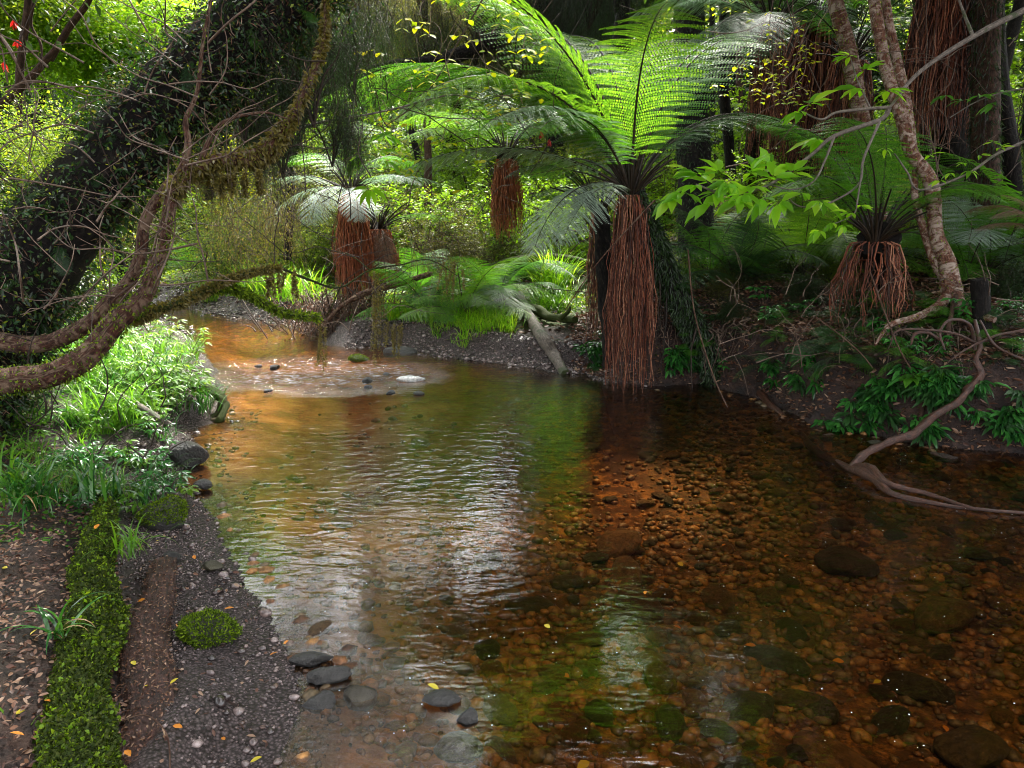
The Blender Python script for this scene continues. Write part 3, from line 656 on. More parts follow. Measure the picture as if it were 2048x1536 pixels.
tree_fern(T(1010, 520), t, 'tall red skirted tree fern standing behind the bright fronds', [(a, k, m, 1.7, dict(v=v)) for a, k, m, v in ((170, 'arch', 'fern_bright', 0), (200, 'arch', 'fern_bright', 1), (140, 'arch', 'fern_bright', 0), (110, 'up', 'fern_bright', 1), (60, 'arch', 'fern', 0), (230, 'flat', 'fern_bright', 0), (185, 'up', 'fern_bright', 1), (30, 'arch', 'fern', 1))],
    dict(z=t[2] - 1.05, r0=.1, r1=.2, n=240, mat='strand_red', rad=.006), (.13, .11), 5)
# right hand ferns
t = P(1752, 478, 5.9)
g = T(1765, 575)
tree_fern(g, t, 'low tree fern with upright stalks and drooping dead stalks on the shaded right bank',
    [(a, k, m, L, dict(v=v)) for a, k, m, L, v in ((95, 'up', 'fern', 1.5, 0), (130, 'up', 'fern', 1.4, 1), (165, 'up', 'fern', 1.3, 0), (60, 'up', 'fern', 1.4, 1), (200, 'arch', 'fern', 1.2, 1), (20, 'arch', 'fern', 1.2, 0), (340, 'arch', 'fern', 1.1, 1), (235, 'up', 'fern', 1.2, 0), (305, 'arch', 'fern', 1.0, 0), (110, 'arch', 'fern', 1.4, 0))],
    dict(z=g[2] - .2, r0=.11, r1=.27, n=80, mat='strand', rad=.0055), (.15, .14), 6, nst=34)
t = P(1900, -60, 7.6)
tree_fern(T(1900, 500), t, 'tall thick trunk wrapped in a long dark red fibrous skirt at the upper right', [(a, k, 'fern_dark', 1.8, dict(v=a % 2)) for a, k in ((10, 'arch'), (71, 'up'), (130, 'arch'), (190, 'arch'), (251, 'flat'), (310, 'arch'))],
    dict(z=P(1900, 290, 7.6)[2], r0=.2, r1=.27, n=430, mat='strand', rad=.008), (.17, .2), 7)
t = P(1640, 40, 9.2)
tree_fern(T(1600, 470), t, 'fibrous brown tree fern trunk far behind the pale barked stems', [(a, k, 'fern_dark', 1.7, dict(v=a % 2)) for a, k in ((10, 'arch'), (75, 'up'), (160, 'arch'), (215, 'arch'), (290, 'arch'))],
    dict(z=P(1600, 350, 9.2)[2], r0=.2, r1=.36, n=420, mat='strand', rad=.009, lean=(-.15, 0)), (.22, .2), 8)
t = P(1700, 120, 8.6)
tree_fern(T(1700, 480), t, 'dark fibrous trunk directly behind the pale barked stems', [(a, k, 'fern_dark', 1.5, dict(v=a % 2)) for a, k in ((40, 'arch'), (110, 'up'), (185, 'arch'), (300, 'arch'))],
    dict(z=P(1700, 345, 8.6)[2], r0=.15, r1=.25, n=330, mat='strand', rad=.008), (.16, .15), 9)
t = P(1545, 55, 8.0)
tree_fern(T(1480, 480), t, 'dark tree fern whose silver fronds droop to the left at the top', [(185, 'droop', 'fern_silver', 1.2, {}), (205, 'flat', 'fern_silver', 1.1, {}), (170, 'flat', 'fern_silver', 1.4, dict(v=1)), (230, 'droop', 'fern_silver', .9, {}), (215, 'droop', 'fern_dark', 1.3, dict(v=1)), (250, 'droop', 'fern_dark', 1.2, {}), (150, 'arch', 'fern', 1.4, {}), (80, 'up', 'fern', 1.3, {}), (20, 'arch', 'fern', 1.3, dict(v=1)), (320, 'arch', 'fern_dark', 1.0, {})],
    dict(z=P(1500, 330, 8.0)[2], r0=.1, r1=.16, n=100, mat='strand'), (.12, .09), 10)

# ground ferns (no trunk)
def ground_fern(px, py, label, mat, L, n, seed, group=None, kinds=('arch', 'flat', 'up'), loc=None, azr=(0, 360)):
    g = T(px, py) if loc is None else np.array(loc)
    R = root('fern', g, label, 'fern', group)
    r = np.random.default_rng(seed)
    for k in range(n):
        a = math.radians(azr[0] + (azr[1] - azr[0]) * (k + r.uniform(-.3, .3)) / n)
        add_frond(R, (0, 0, 0), a, kinds[k % len(kinds)], mat, L * 1.2 * r.uniform(.75, 1.15), v=k % 2, roll=r.normal() * .15)
    return R
ground_fern(930, 634, 'bright green fern clump below the silver frond above the grass bank', 'fern_bright', .85, 15, 1)
ground_fern(860, 632, 'green fern arching beside the fallen branch', 'fern', .75, 12, 2)
ground_fern(1000, 615, 'dark centred fern with shaded fronds behind the mossy log', 'fern', .9, 12, 3)
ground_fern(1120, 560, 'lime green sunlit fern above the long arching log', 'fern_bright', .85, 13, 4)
ground_fern(975, 600, 'dark grey green fern fanning in front of the red trunk', 'fern_dark', 1.1, 9, 5, kinds=('arch', 'flat'))
ground_fern(830, 590, 'pale green fern on the slope behind the fallen branch', 'fern', .9, 11, 6)
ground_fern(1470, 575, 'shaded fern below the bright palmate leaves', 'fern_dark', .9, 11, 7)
ground_fern(1600, 555, 'blue green fern left of the low tree fern', 'fern_bright', 1.05, 14, 8, kinds=('arch', 'up', 'arch'))
ground_fern(1685, 545, 'green fern between the low tree fern and the blue green one', 'fern_bright', .9, 13, 28)
ground_fern(1975, 545, 'silvery fern spreading right of the pale barked stem', 'fern_silver', .9, 9, 9)
ground_fern(1930, 560, 'green fern directly right of the pale barked stem', 'fern', .9, 11, 10)
ground_fern(1990, 300, 'mid green fern beside the thick fibrous trunk', 'fern', 1.3, 14, 11, loc=T(2020, 530))
ground_fern(600, 470, 'grey green fern on the far left slope', 'fern', .9, 11, 12)
ground_fern(2030, 560, 'brownish fern with withered fronds at the right edge', 'fern_dead', .42, 6, 13, azr=(130, 230), loc=P(2085, 470, 4.9))
for k, (px, py) in enumerate([(470, 560), (560, 520), (380, 540), (640, 545), (760, 470), (900, 440), (950, 420), (690, 430), (1080, 440), (820, 410), (1560, 480), (1770, 410), (1850, 400), (1640, 480)]):
    ground_fern(px, py, 'mid green fern among the undergrowth beyond the pool', 'fern_bright' if k % 3 == 0 and px < 1200 else 'fern', .85, 10, 40 + k, group='ferns scattered in the undergrowth beyond the pool')
ground_fern(110, 735, 'small green fern under the horizontal trunk base on the left', 'fern', .3, 9, 60)
ground_fern(200, 690, 'small fern behind the brown forked trunk', 'fern', .35, 9, 61)
# ------------------------------------------------------------------ trees, trunks, limbs
def path(pts):                           # [(px, py, Y), ...] -> world
    return np.array([P(*p) for p in pts])
def leaf_clumps(mb, R, nclump, ntwig, nleaf, L, W, TP, rng, droop=.2, tl=.28, sig=.3, c0=(0, 0, 0), shell=.5, down=0.0, stem=None):
    R = np.array(R); c = nrm(rng.normal(size=(nclump, 3))) * (shell + (1 - shell) * rng.uniform(size=(nclump, 1))) * R * .85 + np.array(c0)
    ci = rng.integers(0, nclump, ntwig); b = c[ci] + rng.normal(size=(ntwig, 3)) * sig
    d = nrm((b - np.array(c0)) / R * .6 + rng.normal(size=(ntwig, 3)) * .6 + np.array([0, 0, -down]))
    tls = tl * rng.uniform(.6, 1.3, ntwig)
    t = np.tile((np.arange(nleaf) + .7) / nleaf, ntwig); bi = np.repeat(np.arange(ntwig), nleaf)
    pos = b[bi] + d[bi] * (tls[bi] * t)[:, None] + np.array([0, 0, -1.]) * (droop * tls[bi] * t * t)[:, None]
    sd = nrm(np.cross(d, np.array([.1, .2, 1.]))); sg = np.where(np.arange(len(bi)) % 2, 1, -1)[:, None]
    ld = nrm(d[bi] * .6 + sd[bi] * sg * .8 + rng.normal(size=pos.shape) * .25 + np.array([0, 0, -droop]))
    nn = np.array([0, 0, 1.]) + rng.normal(size=pos.shape) * .55
    place(mb, TP, pos, ld, nn, L * rng.uniform(.7, 1.25, len(pos)), W * rng.uniform(.8, 1.2, len(pos)))
    if stem is not None:
        k = rng.choice(ntwig, min(ntwig, 260), replace=False)
        for q in k: tube(stem, [c[ci[q]] * .6 + b[q] * .4, b[q], b[q] + d[q] * tls[q] + np.array([0, 0, -droop * tls[q]])], [.006, .004, .0015], 3, sub=1, cap=False)
    return c
_sh = {}
SPEC = {  # kind: material, leaf length, width, template, twigs, leaves per twig, droop, twig length, sigma, down
    'fine': ('leaf_small', .042, .024, LEAF4, 1500, 9, .3, .3, .22, 0),
    'olive': ('leaf_olive', .036, .018, LEAF4, 1500, 9, .3, .3, .2, 0),
    'bright': ('leaf_bright', .06, .034, LEAF4, 1000, 8, .3, .3, .22, 0),
    'yellow': ('leaf_yellow', .06, .042, LEAF4, 420, 8, .3, .35, .22, 0),
    'dark': ('leaf_dark', .055, .03, LEAF4, 1500, 9, .4, .3, .25, 0),
    'weep': ('leaf_dark', .035, .009, LEAF4, 1700, 13, 1.2, .42, .2, .8),
    'weepo': ('leaf_olive', .03, .009, LEAF4, 1500, 13, 1.2, .42, .2, .8),
}
def shrub_meshes(kind, v):
    if (kind, v) not in _sh:
        mt, L, W, TP, nt_, nl, dr, tl, sg, dn = SPEC[kind]; r = np.random.default_rng(hash((len(_sh), 5)) % 1000)
        a = MB(); s = MB()
        leaf_clumps(a, (1, 1, .8), 20, nt_, nl, L, W, TP, r, dr, tl, sg, (0, 0, .8), .45, dn, s)
        for k in range(6):
            an = r.uniform(0, 6.28); e = np.array([math.cos(an) * .6, math.sin(an) * .6, r.uniform(.7, 1.3)])
            tube(s, [(0, 0, -.3), e * .35 + r.normal(size=3) * .06, e * .7 + r.normal(size=3) * .06, e], [.025, .018, .012, .004], 5)
        _sh[kind, v] = (a.mesh('foliage', M[mt]), s.mesh('stem', M['twig_dark']))
    return _sh[kind, v]
SLAB = {'fine': 'small leaved green shrub', 'olive': 'olive green twiggy shrub', 'bright': 'bright yellow green shrub', 'yellow': 'sparse shrub with yellow leaves', 'dark': 'dark shaded shrub', 'weep': 'dark shrub of drooping fine leaved twigs', 'weepo': 'olive shrub with drooping mossy twigs'}
def shrub(loc, kind, s, where, v=0, rz=0, grp=None, sz=None):
    R = root('shrub', loc, SLAB[kind] + ' ' + where, 'shrub', grp or (SLAB[kind] + 's ' + where), rz, (s, s, sz or s))
    f, st = shrub_meshes(kind, v); put(f, 'foliage', R); put(st, 'stem', R); return R
rs = np.random.default_rng(5)
# undergrowth on the slopes beyond the stream, by rows going away
def row(n, x0, x1, y0, y1, kinds, smin, smax, where):
    for k in range(n):
        x = x0 + (x1 - x0) * (k + rs.uniform(.1, .9)) / n; y = rs.uniform(y0, y1)
        if water_sd(np.array([x]), np.array([y]))[0] < .5: continue
        kd = kinds[rs.integers(len(kinds))]; s = rs.uniform(smin, smax)
        shrub((x, y, H(x, y) - .1 * s), kd, s, where, int(rs.integers(2)), rs.uniform(0, 6.28), sz=s * rs.uniform(.9, 1.25))
row(7, -5.2, -2.6, 12.6, 14.2, ['fine', 'bright', 'olive', 'yellow'], .5, .9, 'on the far left bank of the stream')
row(8, -7.5, -3.2, 8.5, 12.0, ['fine', 'bright', 'olive', 'yellow'], .6, 1.0, 'behind the leaning trunk on the left')
row(9, -2.6, 1.4, 11.2, 13.0, ['fine', 'olive', 'bright', 'olive'], .5, .95, 'on the slope behind the red skirted ferns')
row(13, -8, 3, 14, 17, ['fine', 'olive', 'bright', 'yellow', 'weepo'], .9, 1.5, 'on the middle slope beyond the stream')
row(13, -11, 4, 18, 22, ['fine', 'olive', 'dark', 'bright', 'fine'], 1.4, 2.2, 'high on the slope beyond the stream')
for k in range(34):
    x = -26 + 52 * (k + rs.uniform()) / 34; y = rs.uniform(28, 36); s = rs.uniform(4.2, 5.4)
    shrub((x, y, H(x, y) - .5), ['fine', 'dark', 'olive', 'fine'][k % 4], s, 'forming the distant forest edge', k % 2, rs.uniform(0, 6), sz=s * 1.05)
row(13, -15, 8, 24, 30, ['fine', 'dark', 'fine', 'olive'], 2.2, 3.4, 'far behind the stream')
row(13, 2.2, 7, 8.4, 10.5, ['fine', 'bright', 'fine', 'olive'], .4, .75, 'on the shaded right hand flat')
row(14, 2.3, 10, 11, 14, ['fine', 'olive', 'bright', 'bright'], .8, 1.3, 'between the trunks at the right')
row(10, 3, 14, 16, 22, ['fine', 'bright', 'dark', 'fine'], 1.4, 2.3, 'far behind the trunks at the right')
# trees with trunks and crowns
_cr = {}
def crown_mesh(kind, v):
    if (kind, v) not in _cr:
        mt, L, W, TP, nt_, nl, dr, tl, sg, dn = SPEC[kind]; r = np.random.default_rng(50 + len(_cr)); a = MB()
        leaf_clumps(a, (1.5, 1.5, 1.0), 26, int(nt_ * 1.5), nl, L * 1.25, W * 1.25, TP, r, dr, tl * 1.3, sg * 1.0, (0, 0, 0), .3, dn)
        _cr[kind, v] = a.mesh('crown', M[mt])
    return _cr[kind, v]
def tree(x, y, h, cr, kind, label, group=None, r=.12, lean=(0, 0), mat='bark_dark', ncr=3, seed=0, z=None):
    z = H(x, y) if z is None else z
    R = root('forest_tree', (x, y, z), label, 'tree', group); g = np.random.default_rng(seed)
    top = np.array([lean[0], lean[1], h]); mb = MB()
    b = g.normal(size=3) * .12 * np.array([1, 1, 0])
    tube(mb, [(0, 0, -.3), (0, 0, .02), top * .35 + b, top * .7 - b, top], [r * 1.4, r * 1.15, r, r * .75, r * .45], 12, .2, seed)
    cs = []
    for k in range(ncr):
        an = g.uniform(0, 6.28); q = top + np.array([math.cos(an) * cr * .75, math.sin(an) * cr * .75, g.uniform(-.25, .35) * cr]) * (k > 0); cs.append(q)
        tube(mb, [top * g.uniform(.55, .8), (top + q) / 2 + g.normal(size=3) * .1, q], [r * .45, r * .3, r * .15], 7, .1, seed + k)
    mb.build('trunk', M[mat], R)
    for k, q in enumerate(cs):
        put(crown_mesh(kind, (seed + k) % 2), 'crown', R, q, (0, 0, g.uniform(0, 6.28)), cr * .62)
    return R
rt = np.random.default_rng(21)
for k in range(22):                      # forest beyond the stream
    x = -16 + 24 * (k + rt.uniform()) / 22; y = rt.uniform(17, 27)
    hh_ = rt.uniform(3.5, 8); wg = -.36 < x / y < .1; hh_ = 3.6 + (k * 37 % 10) * .24 if wg else hh_; x, y = (x * 1.35, y * 1.35) if wg else (x, y)
    tree(x, y, hh_, rt.uniform(1.6, 2.6) * (.8 if hh_ < 4.3 else 1), ['fine', 'dark', 'olive', 'weep', 'bright'][k % 5] if not wg else ['bright', 'fine', 'yellow'][k % 3], 'slender forest tree with a leafy crown on the slope beyond the stream', 'forest trees on the slope beyond the stream', rt.uniform(.07, .16), rt.normal(size=2) * .5, ['bark_dark', 'bark_brown'][k % 2], 3, k)
for k in range(9):
    x = 6.0 + 10 * (k + rt.uniform()) / 9; y = rt.uniform(10.5, 19)
    tree(x, y, rt.uniform(4.5, 7.5), rt.uniform(1.8, 2.6), ['dark', 'fine', 'olive'][k % 3], 'dark trunked forest tree behind the right bank', 'forest trees behind the right bank', rt.uniform(.09, .18), rt.normal(size=2) * .4, 'bark_dark', 3, 40 + k)
tree(*P(1392, 590, 8.2)[:2], 5.7, 1.1, 'dark', 'straight black column trunk just right of the leaning tree fern', r=.17, lean=(.05, 2.2), ncr=4, seed=71)  # its unseen crown leans back, shaped to block sky glare on the pool
tree(*P(1990, 420, 7.2)[:2], 6.4, 1.7, 'fine', 'dark trunk right of the thick fibrous one at the upper right', r=.11, mat='bark_brown', lean=(-.5, 0), ncr=5, seed=72)
tree(*P(2120, 560, 6.2)[:2], 5.4, 2.3, 'dark', 'dark tree just beyond the right edge reaching over the bank', r=.16, lean=(-.6, -.2), ncr=5, seed=73)
tree(*P(2500, 700, 5.2)[:2], 5.0, 2.4, 'dark', 'dark tree on the right bank beyond the frame', r=.16, lean=(-.8, -.2), ncr=5, seed=74)
tree(*P(1140, 430, 17.0)[:2], 4.6, 1.5, 'weep', 'black trunk with drooping foliage above the bright fronds', r=.16, lean=(-.6, 0), ncr=4, seed=75)
tree(*P(900, 420, 17.5)[:2], 4.6, 1.5, 'weep', 'dark drooping tree behind the yellow leaves at the top centre', r=.14, lean=(.2, 0), ncr=4, seed=76)
tree(1.9, 10.5, 5.0, 1.3, 'dark', 'dark crowned tree whose trunk hides behind the leaning fern', r=.10, lean=(-1.0, 0), ncr=4, seed=86)  # added so its crown keeps bright sky out of the pool's reflection
tree(2.3, 16.5, 6.0, 1.5, 'dark', 'dark tree behind the leaning fern with a high crown', r=.13, lean=(-.1, 0), ncr=3, seed=80)
tree(3.9, 14.8, 5.4, 1.6, 'dark', 'dark tree close behind the black column trunk', r=.12, lean=(.2, 0), ncr=4, seed=81)
tree(-6.6, 9.0, 3.6, 1.5, 'fine', 'light leaved tree behind the leaning trunk at the far left', r=.07, lean=(.3, 0), ncr=4, seed=82)
tree(-5.2, 10.5, 3.6, 1.2, 'bright', 'yellow green tree behind the leaning trunk', r=.07, lean=(.3, 0), ncr=4, seed=83)
tree(-3.9, 14.2, 4.2, 1.5, 'fine', 'light leaved tree above the bend of the stream', r=.07, lean=(.2, 0), ncr=4, seed=84)
tree(-1.9, 15.5, 4.2, 1.5, 'olive', 'olive tree on the slope behind the silver fern', r=.07, lean=(0, 0), ncr=4, seed=85)
tree(-6.2, 6.0, 4.6, 2.0, 'dark', 'shady tree on the left bank beyond the leaning trunk', r=.13, lean=(.2, 0), ncr=4, seed=77)
tree(-2.9, .6, 4.2, 1.9, 'dark', 'shady tree on the left bank beside the path', r=.13, lean=(.5, 0), ncr=4, seed=78)

# ---- big leaning trunk on the left, clad in small ferns and moss
def trunk_thing(name, pts, rad, mat, label, cat, sides=14, rough=.18, seed=0, extra=(), group=None, part='trunk'):
    w = np.asarray(pts); R = root(name, w[0], label, cat, group); mb = MB()
    q, rr = tube(mb, w - w[0], rad, sides, rough, seed)
    for (p2, r2) in extra: tube(mb, np.asarray(p2) - w[0], r2, max(6, sides - 4), rough, seed + 1)
    mb.build(part, M[mat], R); return R, q, rr
w = path([(-190, 960, 4.2), (-70, 740, 4.3), (100, 480, 4.5), (300, 240, 4.7), (465, 90, 4.9), (610, -60, 5.1), (800, -260, 5.4), (1020, -520, 5.8)])
R, q, rr = trunk_thing('leaning_tree', w, [.36, .30, .245, .215, .205, .2, .19, .17], 'bark_dark', 'huge dark leaning trunk clothed in small ferns and moss at the left', 'tree', 24, .16, 3)
r = np.random.default_rng(33)
def cling(n, mat, L, W, TP, part, spread=.05, dn=.6, lo=.0, hi=3.6, upper=-2):
    i = (lo + (hi - lo) * r.uniform(size=n)) * (len(q) - 1); i0 = i.astype(int).clip(0, len(q) - 2); f = (i - i0)[:, None]
    c, o = surf(R.children[0].data, n, r); cl = fbm(c[:, 0] * 3 + o[:, 0], c[:, 2] * 3 + o[:, 2], 8)
    k = (cl > .33) & (o[:, 2] > upper) & (c[:, 2] > lo) & (c[:, 2] < hi); c, o = c[k], o[k]; n = len(c)
    p = c + o * (np.abs(r.normal(size=n)) * spread)[:, None]
    d = nrm(o + np.array([0, 0, -dn]) + r.normal(size=(n, 3)) * .5); m = MB()
    place(m, TP, p, d, o + r.normal(size=(n, 3)) * .5, L * r.uniform(.6, 1.3, n), W); m.build(part, M[mat], R)
cling(17000, 'leaf_dark', .045, .015, LEAF4, 'clinging_ferns', .07)
cling(7000, 'fern_dark', .035, .016, LEAF4, 'clinging_leaves', .10)
cling(9000, 'leaf_small', .026, .016, LEAF4, 'small_leaves', .14, upper=.1)
cling(15000, 'leaf_olive', .026, .012, LEAF4, 'moss', .09, upper=.05)
cling(9000, 'litter', .05, .006, LEAF4, 'dead_twiglets', .1, upper=-.4)
for k in range(70):                      # little fern sprigs sticking out of it
    i = r.integers(4, int(len(q) * .75)); o = nrm(np.array([r.normal(), -abs(r.normal()), r.normal()])); o = nrm(o)
    add_frond(R, q[i] + o * rr[i] * .95, math.atan2(o[1], o[0]), ['droop', 'hang'][k % 2], 'fern_dark' if k % 3 else 'fern', r.uniform(.10, .24), v=k % 2)
c = crown_mesh('dark', 0)
for (px, py, Y, s) in ((1000, -680, 5.6, 1.1), (-150, -520, 4.0, .9), (1300, -900, 4.8, 1.2)):  # unseen crowns added overhead to shade the near pool and darken reflections
    put(c, 'crown', R, P(px, py, Y) - w[0], (0, 0, px), s)
# foliage hanging from it in front of the view at the top left
for (px, py, Y, s, kd) in ((60, 330, 4.6, .42, 'fine'), (30, 560, 4.9, .4, 'dark'), (620, 110, 5.0, .38, 'weep'), (560, 250, 5.2, .3, 'weep'), (660, 230, 5.4, .3, 'weep'), (480, 180, 4.9, .28, 'weep'), (420, 330, 4.6, .16, 'weepo'), (700, 60, 6.0, .45, 'weep')):
    f, st = shrub_meshes(kd, 0); o = put(f, 'foliage', R, P(px, py, Y) - w[0] - np.array([0, 0, s * .8]), (0, 0, px * .1), s); put(st, 'stem', o)

# ---- forked brown tree growing from the left
a = path([(-120, 800, 3.35), (0, 765, 3.4), (90, 752, 3.45), (170, 715, 3.5), (232, 645, 3.55), (288, 592, 3.6), (316, 515, 3.65), (334, 444, 3.7), (358, 362, 3.8), (430, 322, 3.9), (500, 318, 4.0), (548, 285, 4.05), (585, 230, 4.1), (640, 110, 4.3), (650, 10, 4.5), (640, -160, 4.8)])
b = path([(-60, 670, 4.0), (70, 690, 3.95), (170, 652, 3.9), (225, 600, 3.85), (262, 556, 3.85), (281, 510, 3.85), (290, 444, 3.85), (320, 392, 3.85), (350, 352, 3.85)])
c2 = path([(362, 350, 3.8), (376, 290, 3.8), (372, 240, 3.85), (395, 180, 3.9), (410, 60, 4.0), (450, -120, 4.2)])
c3 = path([(400, 325, 3.85), (430, 260, 3.9), (470, 235, 3.9), (530, 225, 4.0), (575, 238, 4.0)])
def mossy(R, q, rr, n, L=.016, mat='moss', droop=.6, seed=0, part='moss', side=None):
    r = np.random.default_rng(seed); i = r.uniform(size=n) * (len(q) - 1); i0 = i.astype(int).clip(0, len(q) - 2); f = (i - i0)[:, None]
    c = q[i0] * (1 - f) + q[i0 + 1] * f; tg = nrm(q[i0 + 1] - q[i0]); o = nrm(np.cross(tg, nrm(r.normal(size=(n, 3)))))
    if side is not None: k = (o @ np.array(side)) > -.1; c, o, i0 = c[k], o[k], i0[k]
    m = MB(); place(m, LEAF4, c + o * rr[i0][:, None] * 1.02, nrm(o + np.array([0, 0, -droop]) + r.normal(size=o.shape) * .6), r.normal(size=o.shape), L * r.uniform(.6, 1.5, len(c)), L * .5); m.build(part, M[mat], R)
R, q, rr = trunk_thing('forked_tree', a, [.07, .062, .058, .056, .05, .040, .034, .031, .030, .028, .043, .04, .022, .012, .008, .005], 'bark_band', 'forked brown tree with pale ring scars sweeping up from the left edge', 'tree', 14, .12, 5, [(b, [.05, .046, .042, .04, .034, .030, .028, .026, .024]), (c2, [.02, .017, .013, .010, .008, .006]), (c3, [.014, .011, .008, .006, .004])])
h_ = len(q) // 2
mossy(R, q[h_:], rr[h_:], 3000, .03, 'moss_hang', 1.2, 5, 'hanging_moss')
mossy(R, q[:h_], rr[:h_], 1200, .016, 'moss', .3, 6, 'moss_tufts')

w = path([(262, 640, 3.62), (310, 622, 3.7), (390, 592, 3.9), (440, 565, 4.0), (500, 545, 4.2), (560, 535, 4.4)])
w2 = path([(420, 578, 3.95), (460, 575, 4.1), (500, 590, 4.25), (560, 625, 4.4), (640, 635, 4.6)])
R, q, rr = trunk_thing('mossy_branch', w, [.018, .02, .016, .014, .011, .007], 'bark_moss', 'mossy branch arching from the forked tree out over the stream', 'branch', 8, .15, 6, [(w2, [.012, .014, .012, .008, .004])], part='branch')
mossy(R, q, rr, 2600, .022, 'moss_hang'); q2 = w2 - w[0]; mossy(R, q2, np.full(len(q2), .014), 1600, .024, 'moss')

# ---- pale barked twin stems at the right
a = path([(1905, 590, 5.6), (1893, 523, 5.65), (1873, 470, 5.7), (1867, 405, 5.75), (1858, 355, 5.75), (1822, 305, 5.8), (1805, 240, 5.85), (1775, 150, 5.9), (1757, 60, 6.0), (1745, -30, 6.1), (1720, -260, 6.3), (1700, -500, 6.5)])
b = path([(1825, 320, 5.8), (1812, 205, 5.9), (1792, 110, 6.0), (1772, 0, 6.1), (1770, -200, 6.4)])
c2 = path([(1905, 585, 5.65), (1870, 525, 5.7), (1846, 455, 5.75), (1830, 395, 5.8), (1830, 340, 5.8)])
d = path([(1905, 570, 5.6), (1880, 610, 5.5), (1830, 635, 5.4), (1780, 650, 5.3), (1750, 690, 5.2)])
e = path([(1905, 585, 5.6), (1930, 620, 5.4), (1990, 640, 5.2)])
Rp, _, _ = trunk_thing('pale_barked_tree', a, [.075, .058, .052, .052, .05, .048, .046, .043, .042, .04, .036, .032], 'bark_pale', 'slender tree with pale blotched bark bending up from the right bank', 'tree', 14, .12, 8, [(b, [.04, .038, .034, .03, .025]), (c2, [.036, .032, .028, .026, .022]), (d, [.045, .036, .026, .018, .008]), (e, [.06, .04, .02])])
for k, (px, py, s) in enumerate(((1850, -560, .9), (2050, -480, .9))): put(crown_mesh('dark', 1), 'crown', Rp, P(px, py, 6.6) - a[0], (0, 0, k), s)  # unseen crowns added above the frame to shade the right side
a = path([(1760, 440, 7.0), (1735, 300, 7.0), (1712, 180, 7.0), (1695, 90, 7.05), (1668, -10, 7.1), (1640, -200, 7.3)])
trunk_thing('pale_barked_tree', a, [.07, .07, .068, .065, .062, .05], 'bark_pale', 'second pale barked stem leaning left behind the first one', 'tree', 12, .1, 9)
for k, (x0, x1, Y, rr_) in enumerate(((1975, 1950, 7.6, .07), (1455, 1450, 10, .07), (1530, 1525, 10.5, .06), (1510, 1512, 12, .05), (1590, 1600, 12, .06), (1430, 1425, 13, .05), (1480, 1490, 14, .06), (1660, 1655, 12.5, .07), (1850, 1835, 9, .06), (2020, 1990, 8.5, .09), (30, 60, 5.8, .03), (575, 565, 12, .06), (850, 870, 14, .07))):
    a = path([(x0, 520 if k != 10 else 640, Y), (x0 + 6, 350, Y), ((x0 + x1) / 2 - 6, 150, Y), (x1, -40, Y), (x1 - 10, -300, Y)])
    trunk_thing('slender_trunk', a, [rr_ * 1.1, rr_, rr_ * .9, rr_ * .85, rr_ * .6], ['bark_brown', 'bark_dark'][k % 2], 'slender dark stem standing in the shaded forest behind', 'trunk', 9, .15, 80 + k, group='slender trunks in the shaded forest')
w = path([(1260, -190, 9.6), (1120, -20, 9.3), (1000, 75, 9.1), (880, 120, 9.0), (760, 135, 9.0), (640, 190, 9.0)])
R, q, rr = trunk_thing('drooping_limb', w, [.11, .10, .09, .07, .05, .03], 'bark_dark', 'black limb hung with dark fine foliage above the bright fronds at the top centre', 'branch', 10, .2, 90, part='wood')
for k, (px, py, s) in enumerate([(1130, 20, .5), (1040, 60, .45), (950, 30, .5), (860, 60, .45), (770, 20, .5), (700, 90, .42), (1000, -80, .6), (850, -80, .6), (700, -60, .55), (1180, -60, .55)]):
    f, st = shrub_meshes(['weep', 'weepo', 'weep'][k % 3], k % 2); put(f, 'foliage', R, P(px, py, 9.2 + .1 * (k % 3)) - w[0] - np.array([0, 0, s * .8]), (0, 0, k * 1.3), s); put(st, 'stem', R, P(px, py, 9.2) - w[0] - np.array([0, 0, s * .8]), (0, 0, k * 1.3), s)
# limbs top left
for k, (pts, r_, lb) in enumerate([
    ([(-20, 225, 5.2), (25, 190, 5.2), (62, 155, 5.2), (110, 100, 5.25)], .028, 'reddish brown limb at the left edge above the leaning trunk'),
    ([(100, 120, 5.6), (135, 60, 5.6), (175, 5, 5.6), (200, -60, 5.6)], .024, 'dark straight limb at the very top left'),
    ([(-10, 60, 5.0), (20, 100, 5.0), (30, 120, 5.0)], .014, 'short crooked limb with red flowers at the left edge'),
    ([(75, -20, 4.8), (62, 45, 4.8), (82, 90, 4.8), (82, 140, 4.8)], .008, 'thin pale crooked twig hanging at the top left'),
    ([(660, 50, 4.9), (630, 110, 4.9), (615, 170, 4.95), (590, 240, 5.0), (560, 300, 5.0)], .02, 'dark crooked limb right of the leaning trunk')]):
    trunk_thing('limb', path(pts), [r_, r_ * .95, r_ * .9, r_ * .7], 'bark_brown', lb, 'branch', 8, .12, 100 + k, part='wood')
